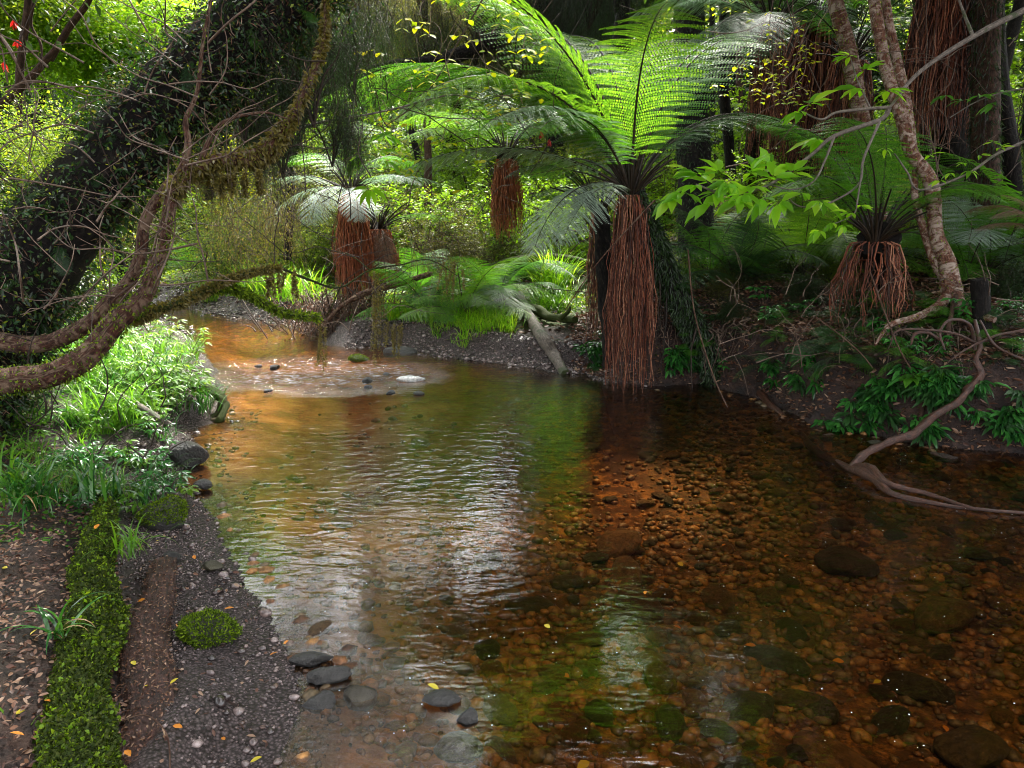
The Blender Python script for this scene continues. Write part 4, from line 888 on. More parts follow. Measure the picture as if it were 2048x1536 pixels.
# ------------------------------------------------------------------ branches with large leaves
def leaf_whorl(mb, p, n, L, d, rng, TP=LONG, w=.56, spread=1.5):
    d = nrm(np.array(d, float)); s = nrm(np.cross(d, [0, 0, 1.]))
    for k in range(n):
        a = (k - (n - 1) / 2) / max(1, n - 1) * 2 * spread + rng.normal() * .12
        dd = d * math.cos(a) + s * math.sin(a) + np.array([0, 0, -.25 + rng.normal() * .12])
        ll = L * (1 - .25 * abs(a) / spread) * rng.uniform(.85, 1.1)
        place(mb, TP, np.array([p]) + dd * ll * .12, np.array([dd]), np.array([[rng.normal() * .25, -.35 + rng.normal() * .25, 1.]]), ll, ll * w)
def branch(label, arms, mat, rad, leaves, lmat='leaf_lime', name='leafy_branch', cat='branch', seed=0, Lf=.12, n=5, TP=LONG, w=.42, group=None, spread=1.5):
    o = P(*arms[0][0]); R = root(name, o, label, cat, group); mb = MB(); r = np.random.default_rng(seed)
    for k, a in enumerate(arms):
        q = path(a) - o; rr = rad[k] if isinstance(rad, (list, tuple)) else rad * (.75 if k else 1)
        tube(mb, q, np.linspace(rr, rr * .4, len(q)), 7, .15, seed + k)
    mb.build('wood', M[mat], R)
    if leaves:
        lb = MB()
        for (px, py, Y, *rest) in leaves:
            p = P(px, py, Y); dx = rest[0] if rest else (-1, -.3, .0)
            leaf_whorl(lb, p - o, rest[1] if len(rest) > 1 else n, Lf * r.uniform(.8, 1.15), np.array(dx) + r.normal(size=3) * .25, r, TP, w, spread)
        lb.build('leaves', M[lmat], R)
    return R
Lv = [(1392,369,4.3),(1370,385,4.3,(-1,-.2,-.3)),(1400,350,4.3,(-.6,.1,.5)),(1430,385,4.3,(-.4,-.5,-.4)),(1461,372,4.3,(-.7,.1,.3)),(1440,345,4.35,(-.3,.3,.6)),(1500,372,4.3,(-.5,-.5,-.1)),(1500,345,4.35,(0,.3,.5)),(1545,355,4.3,(.2,.2,.4)),(1475,400,4.2,(-.8,-.3,-.4)),(1415,405,4.2,(-.9,-.3,-.4)),(1540,330,4.4,(-.3,.2,.4)),(1585,345,4.3,(0,.3,.4)),(1530,395,4.2,(-.6,-.3,-.5)),(1601,222,4.4,(-1,-.2,0)),(1620,208,4.4,(.2,.2,.3)),(1640,278,4.4,(-.5,.2,.1)),(1730,140,4.6,(.8,0,.1)),(1700,112,4.6,(-.8,0,.3)),(1775,180,4.5,(1,0,0)),(1345,395,4.3,(-1,-.2,-.2)),(1420,365,4.35,(-.2,.3,.5)),(1455,360,4.3,(0,-.6,.1)),(1485,385,4.2,(-.3,-.7,-.4)),(1520,350,4.4,(.2,.4,.4)),(1560,400,4.2,(-.4,-.4,-.5)),(1380,340,4.4,(-.6,.3,.5)),(1605,385,4.3,(-.8,-.3,-.3)),(1640,400,4.3,(.4,-.3,-.4)),(1720,175,4.5,(-.6,0,0))]
branch('long dark branch with large bright palmate leaves reaching in from the upper right', [
    [(2150,-30,4.9),(2048,20,4.8),(1946,73,4.7),(1840,143,4.6),(1779,215,4.5)],
    [(1779,215,4.5),(1741,217,4.5),(1673,225,4.45),(1642,239,4.4),(1601,222,4.4)],
    [(1779,215,4.5),(1761,239,4.5),(1669,272,4.4),(1621,311,4.4),(1539,369,4.3),(1461,390,4.3),(1392,369,4.3)],
    [(1761,239,4.5),(1727,318,4.4),(1717,369,4.35),(1656,407,4.3),(1601,413,4.3),(1570,390,4.3)],
    [(1669,272,4.4),(1650,320,4.35),(1628,362,4.3),(1587,379,4.3),(1540,370,4.3)],
    [(1946,73,4.7),(1925,20,4.8),(1905,-40,4.9)], [(1741,217,4.5),(1715,160,4.55),(1700,112,4.6)]],
    'bark_grey', [.022,.011,.014,.008,.007,.011,.006], Lv, seed=3, Lf=.145, n=6)
branch('lower twig with lime leaves hanging below the long dark branch', [[(1727,318,4.4),(1715,400,4.3),(1705,430,4.25),(1650,455,4.2)]], 'bark_grey', .005, [(1700,425,4.2),(1665,445,4.2,(-1,-.2,-.3)),(1720,410,4.25,(.6,0,.1)),(1690,450,4.2,(-.5,-.3,-.3)),(1640,460,4.15,(-1,-.2,-.4))], seed=4, Lf=.08, n=5)
branch('curved branch with yellow green leaves at the right edge', [[(2120,250,4.6),(2048,283,4.6),(1990,310,4.55),(1930,350,4.5),(1840,380,4.45),(1815,345,4.45),(1789,307,4.45)]], 'bark_grey', .010, [(2000,295,4.55,(.8,0,.3)),(1960,310,4.5,(.5,0,.5)),(1930,325,4.5,(-.8,0,.2)),(1900,345,4.5,(-.6,-.2,-.1)),(1880,360,4.45,(-.8,0,-.1)),(1940,340,4.5,(.3,-.4,-.2)),(1985,285,4.6,(.9,0,.2)),(1770,295,4.45,(0,0,-.6)),(1860,310,4.45,(.7,0,0))], 'leaf_lime', seed=5, Lf=.07, n=4)
branch('high leafy twigs at the right edge above the curved branch', [[(2110,170,5),(2030,180,5),(1960,200,5),(1900,235,5)]], 'bark_grey', .007, [(1960,190,5),(1925,200,5),(2000,185,5,(.3,0,.2)),(1985,205,5,(-.8,0,-.2)),(1890,190,5)], 'fern', seed=6, Lf=.10, n=5)
branch('seven fingered bright leaves on a twig left of the tree fern', [[(600,238,5.6),(660,290,5.6),(715,300,5.6),(745,320,5.6)],[(715,300,5.6),(740,265,5.6),(760,245,5.6)],[(690,290,5.6),(700,320,5.6)]], 'twig', .006,
    [(745,250,5.6,(0,.2,.7)),(690,290,5.6,(-1,0,0)),(740,285,5.6,(.7,0,.2)),(770,270,5.6,(1,0,0)),(715,310,5.6,(-.5,-.3,-.5)),(740,375,5.4,(0,-.3,-.8),7),(770,320,5.6,(.8,0,-.3)),(760,300,5.6,(.6,0,.1)),(700,270,5.6,(-.6,0,.4))], seed=7, Lf=.15, n=6, spread=1.6)
yl = []
ry = np.random.default_rng(9)
arms = []
for k in range(34):
    x = ry.uniform(740, 1090); y = ry.uniform(10, 340); 
    if x > 1000 and y < 40: continue
    arms.append([(x, y, 5.8), (x + ry.uniform(-50, 50), y - ry.uniform(10, 60), 5.9), (x + ry.uniform(-90, 90), y - ry.uniform(40, 150), 6.1)])
    for j in range(4): yl.append((x + ry.normal() * 30, y + ry.normal() * 24, 5.8 + ry.normal() * .1, (ry.normal(), ry.normal(), -.3), 2))
branch('airy twigs dotted with yellow green oval leaves at the top centre', [[(1020,-100,6.2),(930,60,6.0),(850,190,5.9),(760,260,5.8)]] + arms, 'twig', [.008] + [.003] * len(arms), yl, 'leaf_yellow', seed=8, Lf=.085, n=2, TP=LEAF8, w=.62)
yl = []; arms = []
for k in range(22):
    x = ry.uniform(1440, 1640); y = ry.uniform(0, 190) if x < 1560 else ry.uniform(40, 230)
    arms.append([(x, y, 6.3), (x + ry.uniform(-30, 60), y - ry.uniform(10, 60), 6.4), (x + ry.uniform(-60, 90), y - ry.uniform(40, 120), 6.5)])
    for j in range(6): yl.append((x + ry.normal() * 24, y + ry.normal() * 22, 6.3 + ry.normal() * .1, (ry.normal(), ry.normal(), -.2), 2))
branch('twigs with small yellow tinted leaves left of the pale barked stems', [[(1560,-60,6.5),(1590,60,6.4),(1640,180,6.3),(1700,300,6.2)]] + arms, 'twig', [.006] + [.003] * len(arms), yl, 'leaf_yellow', seed=18, Lf=.055, n=2, TP=LEAF8, w=.6)
branch('long thin bare branch crossing the upper centre', [[(420,212,5.0),(500,250,5.1),(575,262,5.2),(640,245,5.3),(720,232,5.4),(800,215,5.5),(900,190,5.6),(960,200,5.6)],[(560,280,5.2),(620,295,5.3),(680,297,5.4)],[(800,215,5.5),(880,235,5.5),(1000,240,5.6),(1090,260,5.6)]], 'bark_grey', [.011,.006,.005], [], seed=10, name='bare_branch')

# fallen wood and sticks in the stream
def stick(label, arms, rads, mat='bark_wet', name='fallen_branch', cat='branch', seed=0, z=None):
    w0 = arms[0] if not isinstance(arms[0][0], tuple) else arms[0]
    R = root(name, w0[0], label, cat); mb = MB()
    for k, a in enumerate(arms):
        tube(mb, np.array(a) - w0[0], np.array(rads[k]), 12, .36, seed + k)
    mb.build('wood', M[mat], R); return R
def gz(pts): return [G(px, py, z) for px, py, z in pts]
a1 = gz([(1520,785,.05),(1545,815,.0),(1594,862,-.05),(1638,907,-.04),(1700,938,.0),(1725,945,.03),(1758,965,.03),(1789,989,.012),(1860,1005,.008),(1929,1016,.005),(1990,1022,-.01)])
a2 = gz([(1712,935,.02),(1741,937,.06),(1775,967,.04),(1861,989,.02),(1946,1016,.015),(2048,1026,.01),(2140,1036,0)])
Y0 = G(1703,929)[1]
a3 = [G(1700,938,.0)] + [P(px, py, Y) for px, py, Y in ((1727,910,4.5),(1789,879,4.6),(1826,869,4.65),(1864,835,4.75),(1912,806,4.8),(1938,777,4.85),(1962,749,4.9),(1952,719,4.95),(1960,691,5.0),(1950,640,5.1))]
stick('long forked red brown branch lying in the water at the right', [a1, a2, a3], [[.03,.03,.028,.027,.026,.032,.024,.017,.012,.008,.005],[.024,.028,.018,.011,.009,.008,.006],[.022,.024,.025,.026,.024,.023,.024,.026,.018,.014,.01]], seed=3)
stick('thin dark sapling stem rising from the water before the right bank', [[P(px, py, Y) for px, py, Y in ((1836,862,5.0),(1850,784,5.05),(1861,736,5.1),(1891,685,5.2),(1900,640,5.3),(1912,590,5.4))]], [[.015,.016,.016,.017,.015,.013]], 'bark_brown', 'sapling_stem', 'stem', 4)
stick('black fibrous stump on the right bank beside the pale barked tree', [[P(px, py, 5.3) for px, py in ((1965,690),(1964,640),(1960,590),(1957,558))]], [[.075,.06,.055,.05]], 'bark_dark', 'stump', 'stump', 5)
g = [P(1950,700,5.1),P(1940,650,5.1),P(1900,640,5.05),P(1880,665,5.0),P(1890,700,4.95)]
stick('tangled bare roots hanging over the right bank', [g,[P(1960,690,5.05),P(1900,665,5.0),P(1800,660,5.0),P(1780,690,5.0)],[P(2048,660,5),P(1990,672,5),P(1930,700,4.95),P(1895,725,4.9)],[P(2048,720,4.9),P(1990,690,4.95),P(1960,640,5.0)],[P(1880,680,5),P(1855,665,5),P(1830,668,5),P(1822,690,5.0)]], [[.014,.012,.010,.008,.005],[.01,.008,.007,.004],[.009,.009,.006,.004],[.007,.008,.006],[.012,.012,.01,.006]], 'bark_wet', 'tree_roots', 'roots', 6)
R = stick('pale mossy log sloping down from the bank into the water', [[T(1038,606)+(0,0,.10),T(1060,650)+(0,0,.09),T(1085,690)+(0,0,.07),T(1106,720)+(0,0,.05),G(1130,748,.0)]], [[.055,.055,.06,.055,.045]], 'bark_grey', 'fallen_log', 'log', 7)
R = stick('crooked mossy log with a stub lying beside the sloping pale one', [[T(1036,630)+(0,0,.07),T(1075,637)+(0,0,.09),T(1100,648)+(0,0,.08),T(1150,656)+(0,0,.08)],[T(1120,652)+(0,0,.08),T(1135,652)+(0,0,.14),T(1140,652)+(0,0,.2)]], [[.06,.055,.05,.035],[.03,.02,.01]], 'bark_moss', 'fallen_log', 'log', 8)
stick('long low arching log above the grass tuft', [[P(960,540,10),P(1030,522,10),(P(1060,518,10)),P(1110,516,10),P(1165,524,10),P(1230,545,10)]], [[.05,.055,.06,.055,.05,.04]], 'bark_moss', 'fallen_log', 'log', 9)
stick('fallen branch with pink brown bark pointing down to the water', [[P(655,640,8.9),P(690,607,9.0),P(740,583,9.1),P(800,567,9.2),P(860,548,9.3),P(890,545,9.4)],[P(740,583,9.1),P(740,560,9.1),P(735,545,9.1)]], [[.022,.034,.036,.036,.03,.02],[.02,.014,.008]], 'bark_band', seed=10)
stick('grey log end poking from the dark right bank into the water', [[P(1500,760,6.6),G(1528,790,.03),G(1545,812,-.02)]], [[.05,.045,.04]], 'bark_grey', 'log', 'log', 11)
stick('curved mossy root loop at the tip of the left bank', [[P(385,770,5.8),P(420,782,5.7),P(445,800,5.65),P(438,825,5.6),P(420,843,5.55)],[P(425,842,5.5),P(440,838,5.5),P(455,806,5.65)],[P(360,755,5.9),P(400,765,5.8),P(430,778,5.75)]], [[.05,.045,.035,.03,.03],[.025,.03,.02],[.03,.03,.025]], 'bark_moss', 'root', 'root', 12)
stick('pale thin log lying in the plants on the left bank', [[P(240,790,4.7),P(290,820,4.65),P(340,850,4.6)]], [[.02,.022,.016]], 'bark_grey', 'log', 'log', 13)
# near logs
def glog(label, pts, rad, mat, name, seed, sides=22, rough=.16):
    w = np.array([G(px, py, z) for px, py, z in pts]); R = root(name, w[0], label, 'log'); mb = MB()
    q, rr = tube(mb, w - w[0], rad, sides, rough, seed); mb.build('wood', M[mat], R); return R, q, rr
R, q, rr = glog('thick moss covered log lying along the lower left', [(130,1640,.14),(158,1500,.145),(160,1370,.15),(190,1240,.16),(184,1150,.17),(200,1080,.17),(210,1010,.15)], [.080,.074,.060,.078,.055,.056,.026], 'bark_moss', 'mossy_log', 14, 30, .34)
r = np.random.default_rng(3)
def logmoss(n, mat, L, part, thr, TP=LEAF4, lift=1.0, rise=.5, wd=.6):
    c, o = surf(R.children[0].data, n, r); k = (o[:, 2] > -.5) & (fbm(c[:, 0] * 22 + c[:, 2] * 15 + 5, c[:, 1] * 18, 4, 3) > thr); c, o = c[k], o[k]; n = len(c)
    p = c + o * (.004 + (lift - 1) * .1 + .012 * fbm(c[:, 0] * 30, c[:, 1] * 30 + c[:, 2] * 20, 2))[:, None]; d = nrm(o * rise + np.array([0, 0, -.15]) + r.normal(size=(n, 3)) * .6)
    m = MB(); place(m, TP, p, d, o + r.normal(size=(n, 3)) * .35, L * r.uniform(.6, 1.3, n), L * wd); return m.build(part, M[mat], R)
logmoss(30000, 'moss_dark', .015, 'dark_moss', .0, lift=1.0)
logmoss(60000, 'moss', .011, 'moss', .36, lift=1.02)
logmoss(15000, 'moss', .018, 'leafy_moss', .5, lift=1.06, wd=.8)
logmoss(9000, 'leaf_bright', .013, 'liverwort', .46, LEAF8, 1.08, .3, 1.0)
RL, q2_, r2_ = glog('flat rotten purple brown log beside the mossy one', [(290,1640,.03),(300,1500,.04),(305,1380,.045),(300,1270,.05),(320,1190,.05),(330,1140,.04)], [.07,.075,.072,.066,.058,.045], 'rotten', 'rotten_log', 15, 26, .4)
RL.scale = (1, 1, .6); RL.location.z += .035
for o_ in RL.children:
    r = np.random.default_rng(6); p_, n_ = surf(o_.data, 6000, r); k_ = n_[:, 2] > .1; p_, n_ = p_[k_], n_[k_]; m_ = MB(); place(m_, LEAF8, p_ + n_ * .002, r.normal(size=p_.shape) + 0, n_ + r.normal(size=p_.shape) * .3, .012 * r.uniform(.4, 1.6, len(p_)), .006); m_.build('wood_flakes', M['litter'], RL)
stick('dark wet stick half buried in the gravel', [gz([(350,1345,.07),(395,1375,.06),(440,1405,.05),(475,1415,.04)])], [[.008,.014,.018,.01]], 'rotten', 'stick', 'stick', 16)
stick('thin brown vine curling over the rotten log', [gz([(245,1440,.14),(290,1430,.14),(325,1455,.13),(338,1490,.12),(340,1560,.11)])], [[.0022]*5], 'bark_band', 'vine', 'vine', 17)

# ------------------------------------------------------------------ grasses and small plants
def grass_clump(px, py, label, mat, n, L, W, seed, lean=1.25, droop=1.7, name='grass_clump', group=None, spread=.05, loc=None, dry=0, azr=None):
    g = T(px, py) if loc is None else np.array(loc); R = root(name, g, label, 'grass', group); r = np.random.default_rng(seed)
    a = r.uniform(0, 6.28, n) if azr is None else r.uniform(azr[0], azr[1], n); b = r.normal(size=(n, 3)) * spread; b[:, 2] = -.01
    mb = MB(); blades(mb, b, a, L * r.uniform(.55, 1.15, n), W * r.uniform(.7, 1.2, n), lean + r.normal(size=n) * .22, droop * r.uniform(.6, 1.3, n), 7)
    mb.build('blades', M[mat], R)
    if dry:
        mb = MB(); blades(mb, b[:dry], a[:dry] + .4, L * r.uniform(.5, .9, dry), W * .8, 1.0, 2.4, 7); mb.build('dry_blades', M['grass_dry'], R)
    return R
grass_clump(75, 1000, 'big clump of glossy strap leaves at the left edge', 'grass_deep', 60, .36, .014, 1, droop=2.1, dry=7, loc=G(75, 1010, .26))
grass_clump(185, 970, 'upright strap leaved plant beside the big clump', 'grass_deep', 20, .22, .018, 2, 1.4, 1.2, loc=G(185, 985, .26))
grass_clump(20, 960, 'tall pale green blade tuft at the very left edge', 'grass', 26, .34, .016, 3, 1.4, 1.5, loc=G(15, 1000, .27))
grass_clump(125, 1260, 'young strap leaved tuft growing on the mossy log', 'grass_deep', 14, .2, .012, 4, 1.15, 1.9, dry=3, loc=G(118, 1270, .24), spread=.012)
grass_clump(270, 1090, 'grass tuft drooping over the pebbles', 'grass', 34, .22, .007, 5, 1.2, 2.0, loc=G(265, 1100, .2))
grass_clump(20, 1420, 'yellow tipped leaf blades in the lower left corner', 'grass', 6, .2, .012, 6, 1.2, 1.1, loc=G(28, 1500, .14), spread=.012)
grass_clump(330, 985, 'fine grass at the foot of the left bank', 'grass_deep', 50, .16, .005, 7, 1.2, 1.8, loc=G(300, 1000, .15))
grass_clump(150, 1170, 'small low tuft between soil and mossy log', 'grass', 12, .09, .006, 8, loc=G(100, 1200, .16))
rg = np.random.default_rng(17)
for k in range(26):
    px = rg.uniform(170, 425); py = rg.uniform(690, 850)
    g = T(px, py)
    if water_sd(g[0:1], g[1:2])[0] < .04: continue
    grass_clump(px, py, 'arching tuft of grass on the left bank', ['grass', 'grass_deep', 'grass', 'grass_deep', 'grass'][k % 5], 60, rg.uniform(.3, .52), .008, 200 + k, 1.25, 1.9, group='arching grass tufts on the left bank', spread=.06)
for k in range(22):
    px = rg.uniform(20, 380); py = rg.uniform(850, 1010); g = T(px, py)
    if water_sd(g[0:1], g[1:2])[0] < .06: continue
    grass_clump(px, py, 'low grass tuft on the near slope of the left bank', 'grass_deep' if k % 2 else 'grass', 45, rg.uniform(.12, .24), .006, 300 + k, 1.2, 1.7, group='low grass tufts on the near left slope', spread=.05)
grass_clump(1108, 590, 'tall bright tussock above the sloping log', 'grass_lime', 260, .75, .014, 20, 1.3, 1.3, spread=.09)
grass_clump(1105, 620, 'lower shaded tussock in front of the tall bright one', 'grass', 160, .5, .012, 21, 1.0, 1.7, spread=.12)
grass_clump(1000, 650, 'light tuft at the right end of the sward', 'grass_lime', 90, .35, .010, 22, 1.2, 1.7, spread=.1)
for k, (px, py) in enumerate(((530, 575), (560, 590), (510, 590), (580, 570), (600, 600), (430, 600), (550, 560))):
    grass_clump(px, py, 'bright green tussock on the far bank beside the gravel', 'grass_lime', 150, .55, .016, 30 + k, 1.25, 1.4, group='bright tussocks on the far bank', spread=.16)
# sward: uncountable grass on the shelf over the gravel bar
x = rg.uniform(-1.9, .4, 14000); y = rg.uniform(7.6, 10.2, 14000); d = water_sd(x, y); e = fbm(x * 3, y * 3, 41)
ux = x / y
k = (d > .2) & (d < .95) & (ux > (782 - 1024) / FPX * 1.03) & (ux < (1030 - 1024) / FPX * 1.03) & (rg.uniform(size=14000) < .9)
k &= (fbm(x * 6, y * 6, 90) > .36) & (d > .14 + .25 * fbm(x * 4, y * 4, 91)); x, y = x[k], y[k]; n = len(x)
mb = MB(); blades(mb, np.stack([x, y, height(x, y) - .01], 1), rg.uniform(-3.1, 0, n), rg.uniform(.08, .24, n) * (.5 + 1.2 * fbm(x * 3, y * 3, 92)), .009, 1.25 + rg.normal(size=n) * .25, rg.uniform(1.0, 2.1, n), 5)
tag(mb.build('grass', M['grass_lime']), 'bright lime sward of soft grass above the gravel bar', 'grass', kind='stuff')
# leafy seedlings
def seedling(px, py, label, mat, n, L, W, seed, h=.2, group=None, TP=LONG, loc=None, name='leafy_plant', stems=5):
    g = T(px, py) if loc is None else np.array(loc); R = root(name, g, label, 'plant', group); r = np.random.default_rng(seed); s = MB(); l = MB()
    for k in range(stems):
        a = r.uniform(0, 6.28); e = np.array([math.cos(a) * h * .6, math.sin(a) * h * .6, h * r.uniform(.6, 1.1)])
        tube(s, [(0, 0, -.02), e * .5 + r.normal(size=3) * .01, e], [.003, .0025, .0015], 4, sub=2, cap=False)
        for q in (.6, 1.0): leaf_whorl(l, e * q, n, L * r.uniform(.7, 1.1), np.array([math.cos(a), math.sin(a), .1]), r, TP, W, 2.2)
    s.build('stem', M['twig'], R); l.build('leaves', M[mat], R); return R
for k in range(34):
    px = rg.uniform(190, 410); py = rg.uniform(650, 850); g = T(px, py)
    if water_sd(g[0:1], g[1:2])[0] < .05: continue
    seedling(px, py, 'leafy seedling with yellow green leaves on the left bank', ['grass', 'leaf_bright', 'fern', 'grass', 'leaf_small'][k % 5], 6, rg.uniform(.06, .1), .34, 400 + k, rg.uniform(.15, .3), 'leafy seedlings on the left bank', stems=6)
for k in range(26):
    px = rg.uniform(30, 370); py = rg.uniform(840, 1030); g = T(px, py)
    if water_sd(g[0:1], g[1:2])[0] < .06: continue
    seedling(px, py, 'small dark green plant on the near left slope', 'grass' if k % 2 else 'leaf_gloss', 6, rg.uniform(.04, .07), .4, 450 + k, rg.uniform(.08, .16), 'small dark plants on the near left slope', stems=6)
seedling(375, 895, 'tiny pale seedling growing on the wet black rock', 'leaf_yellow', 5, .05, .3, 500, .05, loc=P(365, 895, 4.75), stems=2)
seedling(370, 975, 'small seedling with serrated leaves over the waterline', 'leaf_bright', 5, .045, .5, 501, .06, loc=G(372, 990, .05), stems=3)
# glossy hanging strap ferns on the right bank
for k in range(88):
    px, py = [(rg.uniform(1640, 2040), rg.uniform(745, 868)), (rg.uniform(1540, 1640), rg.uniform(690, 770)), (rg.uniform(1720, 1900), rg.uniform(735, 800)), (rg.uniform(1170, 1215), rg.uniform(660, 740)), (rg.uniform(1340, 1400), rg.uniform(690, 740))][[0, 0, 1, 2, 2, 3, 0, 4][k % 8]]
    g = T(px, py, 0)
    R = root('glossy_bank_fern', g, 'glossy dark green plant drooping from the steep right bank', 'plant', 'glossy drooping plants on the right bank'); r = np.random.default_rng(600 + k); l = MB()
    for j in range(26):
        dd = nrm(np.array([r.normal() * .9, -.7 - abs(r.normal()) * .4, r.normal() * .35 - .3])); st = r.uniform(.02, .09)
        place(l, LONG, np.array([dd * st + np.array([0, -.01, .02])]), np.array([dd]), np.array([[0, -.6, 1.]]) + r.normal(size=(1, 3)) * .2, r.uniform(.05, .13), r.uniform(.02, .036))
    l.build('leaves', M['leaf_gloss' if k % 3 else 'fern_dark'], R)
seedling(1800, 780, 'broad glossy green leaves in the middle of the right bank', 'fern', 4, .14, .5, 505, .05, loc=T(1800, 775, 0) + np.array([0, -.1, .03]), stems=3)

# hanging moss strands over the water
def strands(label, px, y0, y1, Y, n, seed, wpx=14, mat='moss_hang'):
    o = P(px, y0, Y); R = root('hanging_moss', o, label, 'moss'); r = np.random.default_rng(seed); mb = MB(); st = MB()
    for k in range(n):
        x = px + r.normal() * wpx; a = P(x, y0 + r.uniform(0, 25), Y + r.normal() * .05); b = P(x + r.normal() * 5, y0 + (y1 - y0) * r.uniform(.55, 1.0), Y + r.normal() * .05)
        tube(st, [a - o, (a + b) / 2 - o + r.normal(size=3) * .01, b - o], [.002, .0015, .001], 3, sub=1, cap=False)
        m = 130; t = r.uniform(size=m)[:, None]; c = a * (1 - t) + b * t - o
        place(mb, LEAF4, c, r.normal(size=(m, 3)) + np.array([0, 0, -.7]), r.normal(size=(m, 3)), .022 * r.uniform(.6, 1.4, m), .009)
    mb.build('tufts', M[mat], R); st.build('strand', M['twig'], R)
strands('yellow moss strand hanging lowest over the riffle', 640, 640, 762, 6.1, 4, 1, 5)
strands('hanging mossy strands in front of the debris left of the sward', 752, 540, 740, 6.3, 9, 2, 9)
strands('short mossy strands just left of the sward', 785, 640, 725, 6.4, 6, 3, 9)
strands('mossy strands hanging above the sward from the crooked twig', 900, 520, 600, 7.2, 6, 4, 14)
strands('mossy strands below the arching branch over the stream', 560, 535, 600, 4.5, 7, 5, 30)
strands('mossy tuft hanging from the elbow of the forked tree', 455, 330, 400, 3.9, 14, 6, 34)
branch('crooked twig hung with yellow moss above the riffle', [[(560,535,4.4),(620,560,5.0),(680,575,5.8),(740,540,6.2),(800,530,6.6),(860,520,7.0),(920,555,7.2)],[(680,575,5.8),(660,620,5.9),(640,645,6.0)],[(740,540,6.2),(700,510,6.3),(660,500,6.4)]], 'bark_moss', [.009,.006,.005], [], seed=12, name='mossy_twig')

# heap of sticks and dead fronds at the left end of the gravel bar
c0 = G(690, 668, .0); R = root('debris_heap', c0, 'tangled heap of dead sticks and roots at the bend of the stream', 'driftwood'); r = np.random.default_rng(8); mb = MB()
for k in range(260):
    a = np.array([r.normal() * .36, r.normal() * .22, abs(r.normal()) * .04]); e = a + np.array([r.normal() * .22, r.normal() * .22, r.uniform(.05, .65)])
    tube(mb, [a, (a + e) / 2 + r.normal(size=3) * .04, e], [.009 * r.uniform(.4, 1.2), .007, .003], 5, sub=3, cap=False)
mb.build('sticks', M['twig'], R)
mb = MB(); p = r.normal(size=(2600, 3)) * np.array([.34, .25, .16]) + np.array([0, 0, .22]); place(mb, LEAF4, p, r.normal(size=p.shape), r.normal(size=p.shape), .05, .018); mb.build('dead_leaves', M['litter'], R)

# thin twigs across the left trunk, the right bank and the middle
def twigs(n, x0, x1, y0, y1, Y0, Y1, lpx, label, group, mat='twig', seed=0, rad=.004, ang=None, name='bare_twig'):
    r = np.random.default_rng(seed)
    for k in range(n):
        x = r.uniform(x0, x1); y = r.uniform(y0, y1); Y = r.uniform(Y0, Y1); a = r.uniform(0, 3.14) if ang is None else ang + r.normal() * .35; L = lpx * r.uniform(.5, 1.3)
        pts = [(x, y, Y)]; 
        for j in range(5): a += r.normal() * .28; x += math.cos(a) * L / 5; y -= math.sin(a) * L / 5; pts.append((x, y, Y + r.normal() * .05))
        w = path(pts); R = root(name, w[0], label, 'twig', group); mb = MB(); rr = rad * r.uniform(.6, 1.4)
        tube(mb, w - w[0], np.linspace(rr, rr * .35, 6), 5, .1, k)
        for j in range(3):
            b = w[r.integers(1, 5)] - w[0]; e = b + r.normal(size=3) * .09; tube(mb, [b, (b + e) / 2 + r.normal(size=3) * .012, e], [rr * .5, rr * .4, rr * .2], 4, sub=2, cap=False)
        mb.build('wood', M[mat], R)
twigs(58, 0, 450, 60, 620, 3.0, 3.5, 260, 'thin bare twig in front of the dark leaning trunk', 'bare twigs in front of the leaning trunk', 'twig', 1, .0038)
twigs(44, 360, 780, 120, 620, 3.9, 6.2, 220, 'fine bare twig between the forked tree and the stream', 'bare twigs over the stream', 'twig_dark', 2, .003)
twigs(30, 1420, 2040, 560, 760, 5.2, 5.6, 130, 'dead twig lying on the shaded right bank', 'dead twigs on the right bank', 'twig', 3, .004)
twigs(40, 1400, 2040, 20, 450, 5.8, 7.5, 240, 'thin bare twig among the trunks at the right', 'bare twigs among the right trunks', 'twig', 4, .004)
twigs(22, 640, 1200, 420, 700, 7.6, 9.2, 150, 'thin dead twig across the far bank', 'dead twigs on the far bank', 'twig', 5, .005)
twigs(18, 40, 330, 770, 930, 3.6, 4.4, 150, 'dark twig lying among the plants of the left bank', 'twigs among the left bank plants', 'twig_dark', 6, .004)
twigs(24, 640, 1150, 0, 380, 5.6, 8.5, 300, 'fine dark twig in front of the bright fronds', 'fine twigs in front of the fronds', 'twig_dark', 7, .0035)
for k, (pts, lb) in enumerate([([(1376,500,5.6),(1385,600,5.5),(1400,670,5.4),(1430,760,5.2),(1455,815,5.1)], 'long drooping stalk trailing from the bank into the pool'), ([(1740,545,5.3),(1775,640,5.1),(1800,700,5.0),(1822,738,4.9)], 'long straight dead stalk leaning down the right bank'), ([(1632,634,5.4),(1680,670,5.3),(1720,705,5.2),(1745,735,5.1)], 'curved dead stalk below the low tree fern'), ([(1310,400,5.9),(1200,520,5.8),(1130,620,5.8)], 'thin pale stalk slanting across the skirt of the leaning fern')]):
    trunk_thing('dead_stalk', path(pts), [.006, .005, .005, .004], 'bark_band', lb, 'stalk', 6, .1, 300 + k, part='stalk')

